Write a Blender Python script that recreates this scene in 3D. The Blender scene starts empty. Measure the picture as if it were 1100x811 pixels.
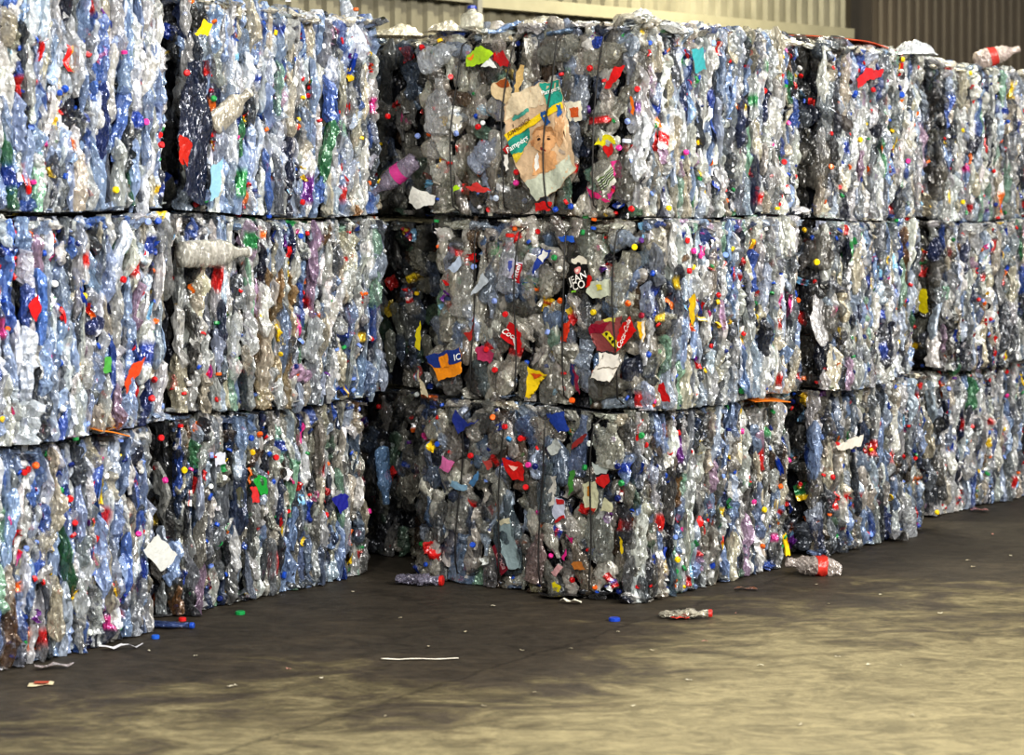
import bpy, bmesh, math, random
import numpy as np
from mathutils import Vector, Matrix

rng = np.random.default_rng(7)
random.seed(7)
scene = bpy.context.scene
COL = scene.collection
EYE = 2.08
F = 2300.0            # focal length in pixels of a 1100 px wide frame
CX, HY = 550.0, 243.0

# ------------------------------------------------------------------ helpers
def srgb(h):
    h = h.lstrip('#')
    c = [int(h[i:i+2], 16)/255 for i in (0, 2, 4)]
    return tuple(x/12.92 if x <= .04045 else ((x+.055)/1.055)**2.4 for x in c)

def plan(px, Z):      # ground-plan point seen in column px at depth Z
    return np.array([(px-CX)/F*Z, Z])

def tag(o, label=None, cat=None, group=None, kind=None):
    if label: o['label'] = label
    if cat: o['category'] = cat
    if group: o['group'] = group
    if kind: o['kind'] = kind
    return o

def empty(name, loc, rz=0):
    o = bpy.data.objects.new(name, None)
    o.location = loc
    o.rotation_euler = (0, 0, rz)
    o.empty_display_size = .2
    COL.objects.link(o)
    return o

class MB:
    """collects pieces (verts, quads/tris, rgba) and links them as ONE mesh"""
    def __init__(s):
        s.v = []; s.f4 = []; s.f3 = []; s.c = []; s.sm4 = []; s.sm3 = []; s.n = 0
    def add(s, v, f4=None, f3=None, col=(1, 1, 1, 1), smooth=False):
        v = np.asarray(v, dtype=np.float32).reshape(-1, 3)
        s.v.append(v)
        c = np.asarray(col, dtype=np.float32)
        if c.ndim == 1: c = np.tile(c, (len(v), 1))
        s.c.append(c)
        if f4 is not None and len(f4):
            f4 = np.asarray(f4).reshape(-1, 4); s.f4.append(f4+s.n); s.sm4.append(np.full(len(f4), smooth))
        if f3 is not None and len(f3):
            f3 = np.asarray(f3).reshape(-1, 3); s.f3.append(f3+s.n); s.sm3.append(np.full(len(f3), smooth))
        s.n += len(v)
    def build(s, name, mat, parent=None, loc=None):
        V = np.concatenate(s.v)
        if loc is not None:
            V = V - np.asarray(loc, dtype=np.float32)
        f4 = np.concatenate(s.f4) if s.f4 else np.zeros((0, 4), int)
        f3 = np.concatenate(s.f3) if s.f3 else np.zeros((0, 3), int)
        me = bpy.data.meshes.new(name)
        me.vertices.add(len(V)); me.vertices.foreach_set('co', V.astype(np.float32).ravel())
        li = np.concatenate([f4.ravel(), f3.ravel()]).astype(np.int32)
        me.loops.add(len(li)); me.loops.foreach_set('vertex_index', li)
        nf = len(f4)+len(f3)
        me.polygons.add(nf)
        tot = np.concatenate([np.full(len(f4), 4), np.full(len(f3), 3)]).astype(np.int32)
        st = np.concatenate([[0], np.cumsum(tot)[:-1]]).astype(np.int32)
        me.polygons.foreach_set('loop_start', st)
        sm = np.concatenate(s.sm4+s.sm3) if (s.sm4 or s.sm3) else np.zeros(nf, bool)
        me.update(calc_edges=True)
        me.polygons.foreach_set('use_smooth', sm.astype(bool))
        ca = me.color_attributes.new('Col', 'FLOAT_COLOR', 'POINT')
        ca.data.foreach_set('color', np.concatenate(s.c).astype(np.float32).ravel())
        me.materials.append(mat)
        o = bpy.data.objects.new(name, me)
        COL.objects.link(o)
        if parent is not None: o.parent = parent
        if loc is not None: o.location = tuple(float(x) for x in loc)
        return o

def grid_faces(n, m, wrap=True):
    i = np.arange(n-1)[:, None]; j = np.arange(m if wrap else m-1)[None, :]
    j2 = (j+1) % m
    return np.stack([i*m+j, i*m+j2, (i+1)*m+j2, (i+1)*m+j], -1).reshape(-1, 4)

def smooth_noise(x, seed, freq=2.0, k=4):
    r = np.random.default_rng(seed)
    out = np.zeros_like(x, dtype=float)
    for i in range(k):
        out += np.sin(x*freq*(i+1)*2.1 + r.uniform(0, 6.28))*r.uniform(.4, 1)/(i+1)
    return out/1.8

# ------------------------------------------------------------------ materials
def nodes(name):
    m = bpy.data.materials.new(name); m.use_nodes = True
    nt = m.node_tree
    for n in list(nt.nodes): nt.nodes.remove(n)
    return m, nt, nt.nodes, nt.links

def plastic_material():
    m, nt, N, L = nodes('crushed_plastic')
    out = N.new('ShaderNodeOutputMaterial')
    p = N.new('ShaderNodeBsdfPrincipled')
    at = N.new('ShaderNodeAttribute'); at.attribute_name = 'Col'
    tc = N.new('ShaderNodeTexCoord')
    mp = N.new('ShaderNodeMapping'); mp.inputs['Scale'].default_value = (1, 1, .42)
    L.new(tc.outputs['Object'], mp.inputs[0])
    n1 = N.new('ShaderNodeTexNoise'); n1.inputs['Scale'].default_value = 38; n1.inputs['Detail'].default_value = 3
    n1.inputs['Distortion'].default_value = .5
    L.new(mp.outputs[0], n1.inputs['Vector'])
    wv = N.new('ShaderNodeVectorMath'); wv.operation = 'MULTIPLY_ADD'      # warp the crease cells
    L.new(n1.outputs['Color'], wv.inputs[0]); wv.inputs[1].default_value = (.03, .03, .03); L.new(mp.outputs[0], wv.inputs[2])
    n2 = N.new('ShaderNodeTexVoronoi'); n2.inputs['Scale'].default_value = 120
    L.new(wv.outputs[0], n2.inputs['Vector'])
    b1 = N.new('ShaderNodeBump'); b1.inputs['Strength'].default_value = .7; b1.inputs['Distance'].default_value = .012
    L.new(n1.outputs['Fac'], b1.inputs['Height'])
    sb = N.new('ShaderNodeVectorMath'); sb.operation = 'SUBTRACT'; sb.inputs[1].default_value = (.5, .5, .5)
    L.new(n2.outputs['Color'], sb.inputs[0])
    sc_ = N.new('ShaderNodeVectorMath'); sc_.operation = 'SCALE'; sc_.inputs['Scale'].default_value = .78
    L.new(sb.outputs[0], sc_.inputs[0])
    ad = N.new('ShaderNodeVectorMath'); ad.operation = 'ADD'; L.new(b1.outputs['Normal'], ad.inputs[0]); L.new(sc_.outputs[0], ad.inputs[1])
    b2 = N.new('ShaderNodeVectorMath'); b2.operation = 'NORMALIZE'; L.new(ad.outputs[0], b2.inputs[0])
    L.new(b2.outputs[0], p.inputs['Normal'])
    # dusty variation of tone
    n3 = N.new('ShaderNodeTexNoise'); n3.inputs['Scale'].default_value = 14; n3.inputs['Detail'].default_value = 5
    L.new(tc.outputs['Object'], n3.inputs['Vector'])
    r = N.new('ShaderNodeMapRange'); r.inputs['From Min'].default_value = .3; r.inputs['From Max'].default_value = .7
    r.inputs['To Min'].default_value = .62; r.inputs['To Max'].default_value = 1.12
    L.new(n3.outputs['Fac'], r.inputs['Value'])
    mx = N.new('ShaderNodeVectorMath'); mx.operation = 'SCALE'
    L.new(at.outputs['Color'], mx.inputs[0]); L.new(r.outputs['Result'], mx.inputs['Scale'])
    L.new(mx.outputs['Vector'], p.inputs['Base Color'])
    p.inputs['Roughness'].default_value = .20
    p.inputs['IOR'].default_value = 1.6
    p.inputs['Specular IOR Level'].default_value = 1.0
    p.inputs['Metallic'].default_value = .22
    p.inputs['Coat Weight'].default_value = .3; p.inputs['Coat Roughness'].default_value = .2
    lw = N.new('ShaderNodeLayerWeight'); lw.inputs['Blend'].default_value = .45
    L.new(b1.outputs['Normal'], lw.inputs['Normal'])
    # alpha = a + (1-a)*facing
    inv = N.new('ShaderNodeMath'); inv.operation = 'SUBTRACT'; inv.inputs[0].default_value = 1
    L.new(at.outputs['Alpha'], inv.inputs[1])
    mul = N.new('ShaderNodeMath'); mul.operation = 'MULTIPLY_ADD'
    L.new(inv.outputs[0], mul.inputs[0]); L.new(lw.outputs['Facing'], mul.inputs[1]); L.new(at.outputs['Alpha'], mul.inputs[2])
    L.new(mul.outputs[0], p.inputs['Alpha'])
    L.new(p.outputs[0], out.inputs[0])
    return m

def attr_material(name, rough=.4, bump=.0, scale=60, spec=.5):
    m, nt, N, L = nodes(name)
    out = N.new('ShaderNodeOutputMaterial'); p = N.new('ShaderNodeBsdfPrincipled')
    at = N.new('ShaderNodeAttribute'); at.attribute_name = 'Col'
    n3 = N.new('ShaderNodeTexNoise'); n3.inputs['Scale'].default_value = scale
    tc = N.new('ShaderNodeTexCoord'); L.new(tc.outputs['Object'], n3.inputs['Vector'])
    r = N.new('ShaderNodeMapRange'); r.inputs['To Min'].default_value = .82; r.inputs['To Max'].default_value = 1.1
    L.new(n3.outputs['Fac'], r.inputs['Value'])
    mx = N.new('ShaderNodeVectorMath'); mx.operation = 'SCALE'
    L.new(at.outputs['Color'], mx.inputs[0]); L.new(r.outputs['Result'], mx.inputs['Scale'])
    L.new(mx.outputs['Vector'], p.inputs['Base Color'])
    p.inputs['Roughness'].default_value = rough
    p.inputs['Specular IOR Level'].default_value = spec
    if bump:
        b = N.new('ShaderNodeBump'); b.inputs['Strength'].default_value = bump; b.inputs['Distance'].default_value = .006
        L.new(n3.outputs['Fac'], b.inputs['Height']); L.new(b.outputs['Normal'], p.inputs['Normal'])
    L.new(p.outputs[0], out.inputs[0])
    return m

def floor_material():
    m, nt, N, L = nodes('stained_concrete')
    out = N.new('ShaderNodeOutputMaterial'); p = N.new('ShaderNodeBsdfPrincipled')
    tc = N.new('ShaderNodeTexCoord')
    sep = N.new('ShaderNodeSeparateXYZ'); L.new(tc.outputs['Object'], sep.inputs[0])
    def math_(op, a, b=None, c=None):
        n = N.new('ShaderNodeMath'); n.operation = op
        for i, x in enumerate((a, b, c)):
            if x is None: continue
            if isinstance(x, (int, float)): n.inputs[i].default_value = x
            else: L.new(x, n.inputs[i])
        return n.outputs[0]
    def noise(scale, detail=6, dist=0., rough=.6, vec=None, sc=None):
        n = N.new('ShaderNodeTexNoise'); n.inputs['Scale'].default_value = scale; n.inputs['Detail'].default_value = detail
        n.inputs['Distortion'].default_value = dist; n.inputs['Roughness'].default_value = rough
        if sc:
            mp = N.new('ShaderNodeMapping'); mp.inputs['Scale'].default_value = sc; mp.inputs['Rotation'].default_value = (0, 0, .25)
            L.new(tc.outputs['Object'], mp.inputs[0]); L.new(mp.outputs[0], n.inputs['Vector'])
        else:
            L.new(tc.outputs['Object'], n.inputs['Vector'])
        return n.outputs['Fac']
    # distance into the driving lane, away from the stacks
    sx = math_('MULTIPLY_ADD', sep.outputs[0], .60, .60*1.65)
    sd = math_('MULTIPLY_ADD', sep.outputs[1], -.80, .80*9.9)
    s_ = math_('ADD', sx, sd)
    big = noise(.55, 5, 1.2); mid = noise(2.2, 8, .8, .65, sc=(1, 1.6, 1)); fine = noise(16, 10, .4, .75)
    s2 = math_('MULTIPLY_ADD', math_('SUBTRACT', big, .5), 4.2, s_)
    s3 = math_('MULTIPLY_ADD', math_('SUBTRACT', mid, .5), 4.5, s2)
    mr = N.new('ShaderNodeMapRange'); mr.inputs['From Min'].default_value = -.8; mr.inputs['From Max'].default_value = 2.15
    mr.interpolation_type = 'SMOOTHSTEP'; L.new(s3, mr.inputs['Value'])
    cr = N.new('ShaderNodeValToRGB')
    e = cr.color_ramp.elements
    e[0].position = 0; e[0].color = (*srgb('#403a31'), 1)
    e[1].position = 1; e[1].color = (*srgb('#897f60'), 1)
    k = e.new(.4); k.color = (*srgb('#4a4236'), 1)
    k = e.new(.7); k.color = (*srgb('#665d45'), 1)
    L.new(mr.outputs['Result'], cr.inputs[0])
    # scuffs
    sc = noise(3.6, 9, 1.5, .72, sc=(1, 1.6, 1))
    r1 = N.new('ShaderNodeMapRange'); r1.inputs['From Min'].default_value = .36; r1.inputs['From Max'].default_value = .60
    r1.inputs['To Min'].default_value = .55; r1.inputs['To Max'].default_value = 1.1; L.new(sc, r1.inputs['Value'])
    r2 = N.new('ShaderNodeMapRange'); r2.inputs['From Min'].default_value = .25; r2.inputs['From Max'].default_value = .75; r2.inputs['To Min'].default_value = .68; r2.inputs['To Max'].default_value = 1.25
    L.new(fine, r2.inputs['Value'])
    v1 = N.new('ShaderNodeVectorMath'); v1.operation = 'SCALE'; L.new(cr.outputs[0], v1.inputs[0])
    # a saw-cut joint across the slab
    ja = math_('ADD', math_('MULTIPLY', sep.outputs[0], .84), math_('MULTIPLY', sep.outputs[1], -.54))
    jd = math_('ABSOLUTE', math_('ADD', ja, math_('MULTIPLY_ADD', math_('SUBTRACT', mid, .5), .25, 5.52)))
    r3 = N.new('ShaderNodeMapRange'); r3.inputs['From Max'].default_value = .02; r3.inputs['To Min'].default_value = .55
    L.new(jd, r3.inputs['Value'])
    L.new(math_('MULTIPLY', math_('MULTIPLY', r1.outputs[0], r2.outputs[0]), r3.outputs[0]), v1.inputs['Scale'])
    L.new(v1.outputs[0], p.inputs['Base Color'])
    p.inputs['Roughness'].default_value = .62
    p.inputs['Specular IOR Level'].default_value = .3
    b = N.new('ShaderNodeBump'); b.inputs['Strength'].default_value = .25; b.inputs['Distance'].default_value = .01
    L.new(fine, b.inputs['Height']); L.new(b.outputs[0], p.inputs['Normal'])
    L.new(p.outputs[0], out.inputs[0])
    return m

def wall_material(name, c1, c2, rough=.55):
    m, nt, N, L = nodes(name)
    out = N.new('ShaderNodeOutputMaterial'); p = N.new('ShaderNodeBsdfPrincipled')
    tc = N.new('ShaderNodeTexCoord')
    mp = N.new('ShaderNodeMapping'); mp.inputs['Scale'].default_value = (1, 1, .35)
    n = N.new('ShaderNodeTexNoise'); n.inputs['Scale'].default_value = 1.6; n.inputs['Detail'].default_value = 8; n.inputs['Roughness'].default_value = .7
    L.new(tc.outputs['Object'], mp.inputs[0]); L.new(mp.outputs[0], n.inputs['Vector'])
    cr = N.new('ShaderNodeValToRGB'); e = cr.color_ramp.elements
    e[0].position = .35; e[0].color = (*srgb(c1), 1); e[1].position = .65; e[1].color = (*srgb(c2), 1)
    L.new(n.outputs['Fac'], cr.inputs[0]); L.new(cr.outputs[0], p.inputs['Base Color'])
    p.inputs['Roughness'].default_value = rough
    L.new(p.outputs[0], out.inputs[0])
    return m

PLASTIC = plastic_material()
PRINT = attr_material('printed_film', .26, .7, 45)
CAPM = attr_material('cap_plastic', .32, 0, 20)
WIRE = attr_material('black_wire', .5)
PAPER = attr_material('paper', .8, .2, 50, .2)
METAL = attr_material('painted_steel', .5, .05, 8)
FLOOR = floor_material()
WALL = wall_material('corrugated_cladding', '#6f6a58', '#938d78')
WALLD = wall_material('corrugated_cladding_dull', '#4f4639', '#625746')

# ------------------------------------------------------------------ bottles
PET = [('#c6c8c8', 34), ('#e4e4df', 18), ('#b4c0d2', 17), ('#8fa6cc', 8), ('#c9c1ae', 13), ('#80858c', 14), ('#4b5058', 10), ('#23283a', 5),
       ('#3c5aa6', 3.5), ('#232f55', 2.5), ('#8fb5a0', 2.5), ('#3d7a52', 1.2), ('#7a5a38', 1.0), ('#f3f1ec', 5), ('#b79bb5', 1.5)]
PET_WARM = [('#cfc9bb', 34), ('#e2ded2', 14), ('#a7b3c4', 12), ('#8a857a', 18), ('#55524c', 8), ('#6f86a8', 5), ('#2b3550', 3), ('#7fa08b', 4), ('#5d4a36', 3), ('#f0ece0', 4)]
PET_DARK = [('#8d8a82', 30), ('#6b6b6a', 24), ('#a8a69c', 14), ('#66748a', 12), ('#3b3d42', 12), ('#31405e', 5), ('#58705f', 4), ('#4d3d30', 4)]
PET_END_SHADE = [('#4c4a47', 30), ('#37383b', 26), ('#6b6963', 16), ('#2b3040', 10), ('#5a5f6a', 10), ('#403528', 4)]  # darkened bottle colours, shade painted onto the bale ends
PET_BROWN = [('#a58a66', 30), ('#c9b594', 22), ('#8b7250', 20), ('#cfcabd', 15), ('#9fb0c6', 10)]
CAPS = [('#d01f22', 26), ('#2350b4', 20), ('#1b2c6e', 11), ('#f2c81e', 9), ('#2a8f4c', 8), ('#f1f1ee', 14), ('#7f9be0', 9), ('#ee6a1d', 7), ('#d9378f', 4), ('#5a2f7c', 2)]
PRINTS = [('#c9201f', 30), ('#1f3f98', 18), ('#f0c926', 11), ('#f3f2ee', 18), ('#e5701d', 6), ('#2f8f4f', 6), ('#8fc4e8', 6), ('#d63c8d', 5), ('#1a1a1e', 3), ('#6f2a8a', 2)]
def pick(tab, sh=.12):
    w = np.array([t[1] for t in tab], float); w /= w.sum()
    c = np.array(srgb(tab[rng.choice(len(tab), p=w)][0]))
    return np.clip(c*(1+rng.uniform(-sh, sh)*1.5)*(1+rng.uniform(-sh, sh, 3)*.3), 0, 1)

def bottle_local(L, w, d, n=13, m=12, neck=True, jit=.16, crush=1.0):
    """crushed bottle: x = width, y = thickness, z = length, centred"""
    t = np.linspace(0, 1, n)
    r = np.ones(n)
    r[0] = .30; r[1] = .92
    r *= 1 - .035*(np.arange(n) % 2)
    if neck:
        sh = np.clip((t-.66)/.22, 0, 1)
        r = r*(1-sh) + .30*sh
    else:
        sh = np.clip((t-.86)/.14, 0, 1); r = r*(1-.75*sh)
    sd = int(rng.integers(1e9))
    cx = smooth_noise(t, sd, 1.3)*w*.28*crush
    cy = smooth_noise(t, sd+1, 4)*d*.25*crush
    wm = (1+smooth_noise(t, sd+2, 2)*.22*crush)*w/2
    dm = (1+smooth_noise(t, sd+3, 5)*.30*crush)*d/2
    tw = smooth_noise(t, sd+4, 2)*.35*crush
    if neck:
        keep = np.clip((t-.8)/.1, 0, 1)
        dm = dm*(1-keep) + keep*np.maximum(dm, w*.42)
    a = np.linspace(0, 2*np.pi, m, endpoint=False)[None, :] + tw[:, None]
    colj = rng.normal(0, jit*1.5, m)[None, :]*(1+.5*smooth_noise(t, sd+5, 2))[:, None]      # long folds
    j = 1+(colj+rng.normal(0, jit*.55, (n, m)))*np.clip(r, .4, 1)[:, None]
    # creases: pull some verts in
    dent = (rng.random((n, m)) < .09)*rng.uniform(.2, .5, (n, m))
    j = j - dent*(r[:, None] > .5)
    x = cx[:, None]+np.cos(a)*wm[:, None]*r[:, None]*j
    y = cy[:, None]+np.sin(a)*dm[:, None]*r[:, None]*j
    z = (t[:, None]-.5)*L + rng.normal(0, .012, (n, m))*L*(r[:, None] > .5)*.5
    return np.stack([x, y, z], -1).reshape(-1, 3)
BF = {}
def bfaces(n, m):
    if (n, m) not in BF: BF[(n, m)] = grid_faces(n, m)
    return BF[(n, m)]

def frame(U, Nn, tilt, yaw=0., pitch=0.):
    """columns = local x,y,z directions: x ~ along the face, y ~ outward, z ~ up, tilted in the face plane"""
    U = np.asarray(U, float); Nn = np.asarray(Nn, float); Z = np.array([0, 0, 1.])
    c, s = math.cos(tilt), math.sin(tilt)
    X = U*c + Z*s; Zt = -U*s + Z*c; Y = Nn
    c, s = math.cos(yaw), math.sin(yaw)
    X, Y = X*c+Y*s, -X*s+Y*c
    c, s = math.cos(pitch), math.sin(pitch)
    Y, Zt = Y*c+Zt*s, -Y*s+Zt*c
    return np.stack([X, Y, Zt], 1)

def bottle_piece(center, fr, L, w, d, col, alpha, n=13, m=12, neck=True, jit=.16, smooth=False, band=None, crush=1.0):
    v = bottle_local(L, w, d, n, m, neck, jit, crush)
    c = np.tile(np.array([*col, alpha]), (len(v), 1))
    if band is not None:
        k = np.repeat(np.arange(n), m)
        b0 = rng.integers(3, 5); b1 = b0+rng.integers(1, 4)
        s = (k >= b0) & (k <= b1)
        if rng.random() < .5:
            a0 = rng.integers(0, m); s &= ((np.tile(np.arange(m), n)-a0) % m) < m*.6
        c[s] = [*band, 1.]
    V = v @ fr.T + np.asarray(center)
    neckp = np.array([np.mean(v[-m:, 0]), np.mean(v[-m:, 1]), v[-m:, 2].mean()]) @ fr.T + np.asarray(center)
    return V, c, neckp

def cap_piece(fr, center, r=.015, h=.016, col=(1, 0, 0), m=14):
    """axis = local y of fr (outward)"""
    a = np.linspace(0, 2*np.pi, m, endpoint=False)
    rr = r*(1+.04*(np.arange(m) % 2))
    rings = []
    for (q, y) in ((1, 0), (1.0, h*.8), (.84, h), (.55, h*1.0), (.05, h*.97)):
        R = rr*q if q > .9 else r*q
        rings.append(np.stack([np.cos(a)*R, np.full(m, y), np.sin(a)*R], -1))
    v = np.concatenate(rings)
    V = v @ fr.T + np.asarray(center)
    return V, grid_faces(5, m), np.tile([*col, 1.], (len(V), 1))

def scrap_piece(fr, center, w, h, col, col2=None, crinkle=.012, n=6, m=6):
    u = np.linspace(-.5, .5, m); t = np.linspace(-.5, .5, n)
    uu, tt = np.meshgrid(u, t)
    x = uu*w*(1+.25*rng.uniform(-1, 1)*tt) + rng.normal(0, w*.035, uu.shape); z = tt*h + rng.normal(0, h*.035, uu.shape)
    y = np.sin(uu*rng.uniform(3, 8)+rng.uniform(0, 6))*crinkle + np.sin(tt*rng.uniform(3, 9)+rng.uniform(0, 6))*crinkle + rng.normal(0, crinkle*.35, uu.shape)
    v = np.stack([x, y, z], -1).reshape(-1, 3)
    c = np.tile(np.array([*col, 1.]), (len(v), 1))
    if col2 is not None:
        s = (tt.ravel() > rng.uniform(-.3, .4)) if rng.random() < .5 else (np.abs(uu.ravel()-.1) < .15)
        c[s] = [*col2, 1.]
    V = v @ fr.T + np.asarray(center)
    return V, grid_faces(n, m, wrap=False), c

# ------------------------------------------------------------------ bale faces
class Face:
    """one upright side of a bale, in the bale's own coordinates"""
    def __init__(s, O, U, W, H, seed, bulge=.05, grooves=0):
        s.O = np.array([O[0], O[1], 0.]); s.U = np.array([U[0], U[1], 0.]); s.W = W; s.H = H
        s.N = np.array([U[1], -U[0], 0.]); s.seed = seed; s.b = bulge; s.g = grooves
    def off(s, u, v):
        a = 2*np.clip(u/s.W, 0, 1)-1; b = 2*np.clip(v/s.H, 0, 1)-1
        o = s.b*((1-abs(a)**8)*(1-abs(b)**14)) - s.b*1.0 - (.03*abs(b)**20)
        o = o + .020*math.sin(u*3.1+s.seed)*math.cos(v*2.3+s.seed*1.7) + .012*math.sin(v*6.1+s.seed*2.1+u*2)
        if s.g: o = o + .045*(abs(math.sin(math.pi*s.g*u/s.W))-.6)
        return float(o)
    def pt(s, u, v, dn=0.):
        return s.O + s.U*u + np.array([0, 0, v]) + s.N*(s.off(u, v)+dn)

def mean_off(V, face, u, v): return None

ROLE = {}
def make_bale(name, label, group, base, eu, L, D, z0, H, seed, pal, caps, sideN=(100, 80, 14), front=True, side=True,
              frontpal=None, top=False, wires=0, dens=1.0, warmfn=None, zjit=.02, wire_u=None, frontN=0, wire_lean=0., xbox=()):
    """base = ground-plan position of the corner between the long side and the wired end; eu = direction of the long side"""
    root = empty(name, (float(base[0]), float(base[1]), z0))
    tag(root, label, 'plastic bale', group)
    eu = np.array(eu)/np.linalg.norm(eu)
    n = np.array([eu[1], -eu[0]])          # outward normal of long side
    fs = Face((0, 0), eu, L, H, seed, .055)
    ef = -n                                # the wired end runs back from the corner
    # wired end: u=0 at far (back) corner so that its normal faces the camera
    O2 = ef*D
    ff = Face(O2, n, D, H, seed+5.3, .06, grooves=wires)
    # n.b. Face normal for U=n is (n.y,-n.x) = -eu
    rest = MB()
    def sag(V):
        w_ = .016*np.sin((V[:, 0]+base[0])*2.9+(V[:, 1]+base[1])*1.7)+.009*np.sin((V[:, 0]+base[0])*7.3-(V[:, 1]+base[1])*4.1)
        V[:, 2] += w_*(1. if z0 > .5 else np.clip(V[:, 2]/H, 0, 1))
    def excl(isf, u, v): return isf and any(a <= u <= c and b <= v <= d for a, b, c, d in xbox)
    lay = []
    def put_bottles(face, mode, W, Hh, rows):
        out = []
        if mode == 'edge':
            du = .027/dens
            u = .01
            while u < W-.005:
                wl = rng.uniform(.75, 1.6)*du
                dn0 = rng.normal(0, .022)
                v = -rng.uniform(-.01, .05)
                base_tilt = rng.normal(0, .05)
                while v < Hh-.04:
                    l = rng.uniform(.16, .40)
                    if v+l > Hh+.06: l = max(.12, Hh+rng.uniform(-.01, .045)-v)
                    uu = u+rng.normal(0, .006); vv = v+l/2
                    dn = dn0+rng.normal(0, .010)
                    out.append((uu, vv, dn-.03, l*1.08, wl*1.35, rng.uniform(.07, .10), base_tilt+rng.normal(0, .09), rng.normal(0, .25), rng.normal(0, .06)))
                    v += l*rng.uniform(.72, .95)
                u += wl
            for _ in range(int(W*Hh*22)):          # buckled ones that lie across the layers
                out.append((rng.uniform(.03, W-.03), rng.uniform(.05, Hh-.05), rng.uniform(-.015, .012), rng.uniform(.10, .22), rng.uniform(.045, .085),
                            rng.uniform(.03, .05), rng.normal(0, .45), rng.normal(0, .5), rng.normal(0, .2)))
        else:
            for k in range(int(W*Hh*120)):
                l = rng.uniform(.16, .31); lvl = k/(W*Hh*120)
                til = rng.normal(0, .35) if rng.random() < .75 else rng.uniform(-1.6, 1.6)
                out.append((rng.uniform(.03, W-.02), rng.uniform(.03, Hh-.03), -.045+lvl*.045, l, rng.uniform(.07, .125), rng.uniform(.035, .06),
                            til, rng.normal(0, .18), rng.normal(0, .08)))
        for _ in range(int(W*(38 if mode == 'edge' else 16))):     # flattened ones folded over the upper and lower rims
            up = rng.random() < .62
            l = rng.uniform(.09, .24); th = rng.uniform(.03, .055)
            out.append((rng.uniform(.03, W-.03), (Hh-rng.uniform(.0, .045)) if up else rng.uniform(.0, .04), rng.uniform(-.03, .012), l, th, rng.uniform(.06, .10),
                        rng.choice([-1, 1])*rng.normal(1.45, .3), rng.normal(0, .3), rng.normal(0, .2)))
        return out
    faces = []
    if side: faces.append((fs, 'edge', L, sideN, pal))
    if front: faces.append((ff, 'flat', D, sideN if not side or frontN else (0, 0, 0), frontpal or pal))
    if front and frontN: faces[-1] = (ff, 'flat', D, frontN, frontpal or pal)
    for face, mode, W, N3, pl in faces:
        bl = put_bottles(face, mode, W, H, 0)
        vis = np.array([b[2]*14 + b[3]*b[4]*30 + rng.normal(0, .12) for b in bl])
        order = np.argsort(-vis); chosen = set(order[:N3[0]].tolist())
        for i, (u, v, dn, l, w, d, tl, yw, pt) in enumerate(bl):
            p = face.pt(u, v, dn)
            usepal = warmfn(u, v) if (warmfn and mode == 'edge') else None
            col = pick(usepal or pl)
            r = rng.random()
            alpha = rng.uniform(.35, .8) if r < .82 else 1.0
            if mode == 'flat': alpha = rng.uniform(.22, .6) if r < .86 else 1.
            band = pick(PRINTS) if rng.random() < .08 else None
            if col.max() > .86 and alpha == 1.: col = col*.9
            fr = frame(face.U, face.N, tl + (math.pi if rng.random() < .5 else 0), yw, pt)
            big = mode == 'flat'
            nn, mm = (15, 14) if big else (11, 10)
            neck = rng.random() < (.75 if big else .45)
            V, c, npos = bottle_piece(p, fr, l, w, d, col, alpha, nn, mm, neck, .10 if big else .15, smooth=False, band=band)
            if v < .15: V[:, 2] = np.maximum(V[:, 2], .006)
            hang = rng.random() < .14
            V[:, 2] = np.minimum(V[:, 2], H+.06 if top else H+rng.uniform(-.012, .016))
            V[:, 2] = np.maximum(V[:, 2], (-.035 if hang else .001+abs(rng.normal(0, .010))) if z0 > .5 else .004)
            sag(V)
            if i in chosen:
                mb = MB(); mb.add(V, bfaces(nn, mm), None, c, smooth=big and rng.random() < .5)
                bo = mb.build('crushed_bottle', PLASTIC, root, p)
                if neck and rng.random() < .22:
                    cb = MB(); f2 = np.stack([fr[:, 0], fr[:, 2], -fr[:, 1]], 1)
                    cv, cf, cc = cap_piece(f2, npos - p - fr[:, 2]*.004, .0155, .017, pick(CAPS))
                    cb.add(cv, cf, None, cc); cb.build('bottle_cap', CAPM, bo)
            else:
                rest.add(V, bfaces(nn, mm), None, c, smooth=big and rng.random() < .5)
        ncap = N3[1]; tot = int(W*H*(30 if mode == 'edge' else 16)*caps)
        for i in range(max(ncap, tot)):
            u = rng.uniform(.02, W-.02); v = rng.uniform(.03, H-.03)
            if rng.random() < .16: v = rng.choice([rng.uniform(.02, .12), rng.uniform(H-.12, H-.02)])
            p = face.pt(u, v, rng.uniform(-.022, .022))
            if excl(face is ff, u, v): continue
            fr = frame(face.U, face.N, rng.uniform(0, 6.28), rng.normal(0, 1.1), rng.normal(0, .8))
            r_ = rng.uniform(.013, .0175) if rng.random() < .93 else .022
            cv, cf, cc = cap_piece(fr, p, r_, rng.uniform(.010, .019), pick(CAPS))
            cv[:, 2] = np.maximum(cv[:, 2], .004); sag(cv)
            if i < ncap:
                mb = MB(); mb.add(cv, cf, None, cc); mb.build('bottle_cap', CAPM, root, p)
            else: rest.add(cv, cf, None, cc)
        nsc = N3[2]; tot = int(W*H*(24 if mode == 'edge' else 16))
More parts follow.
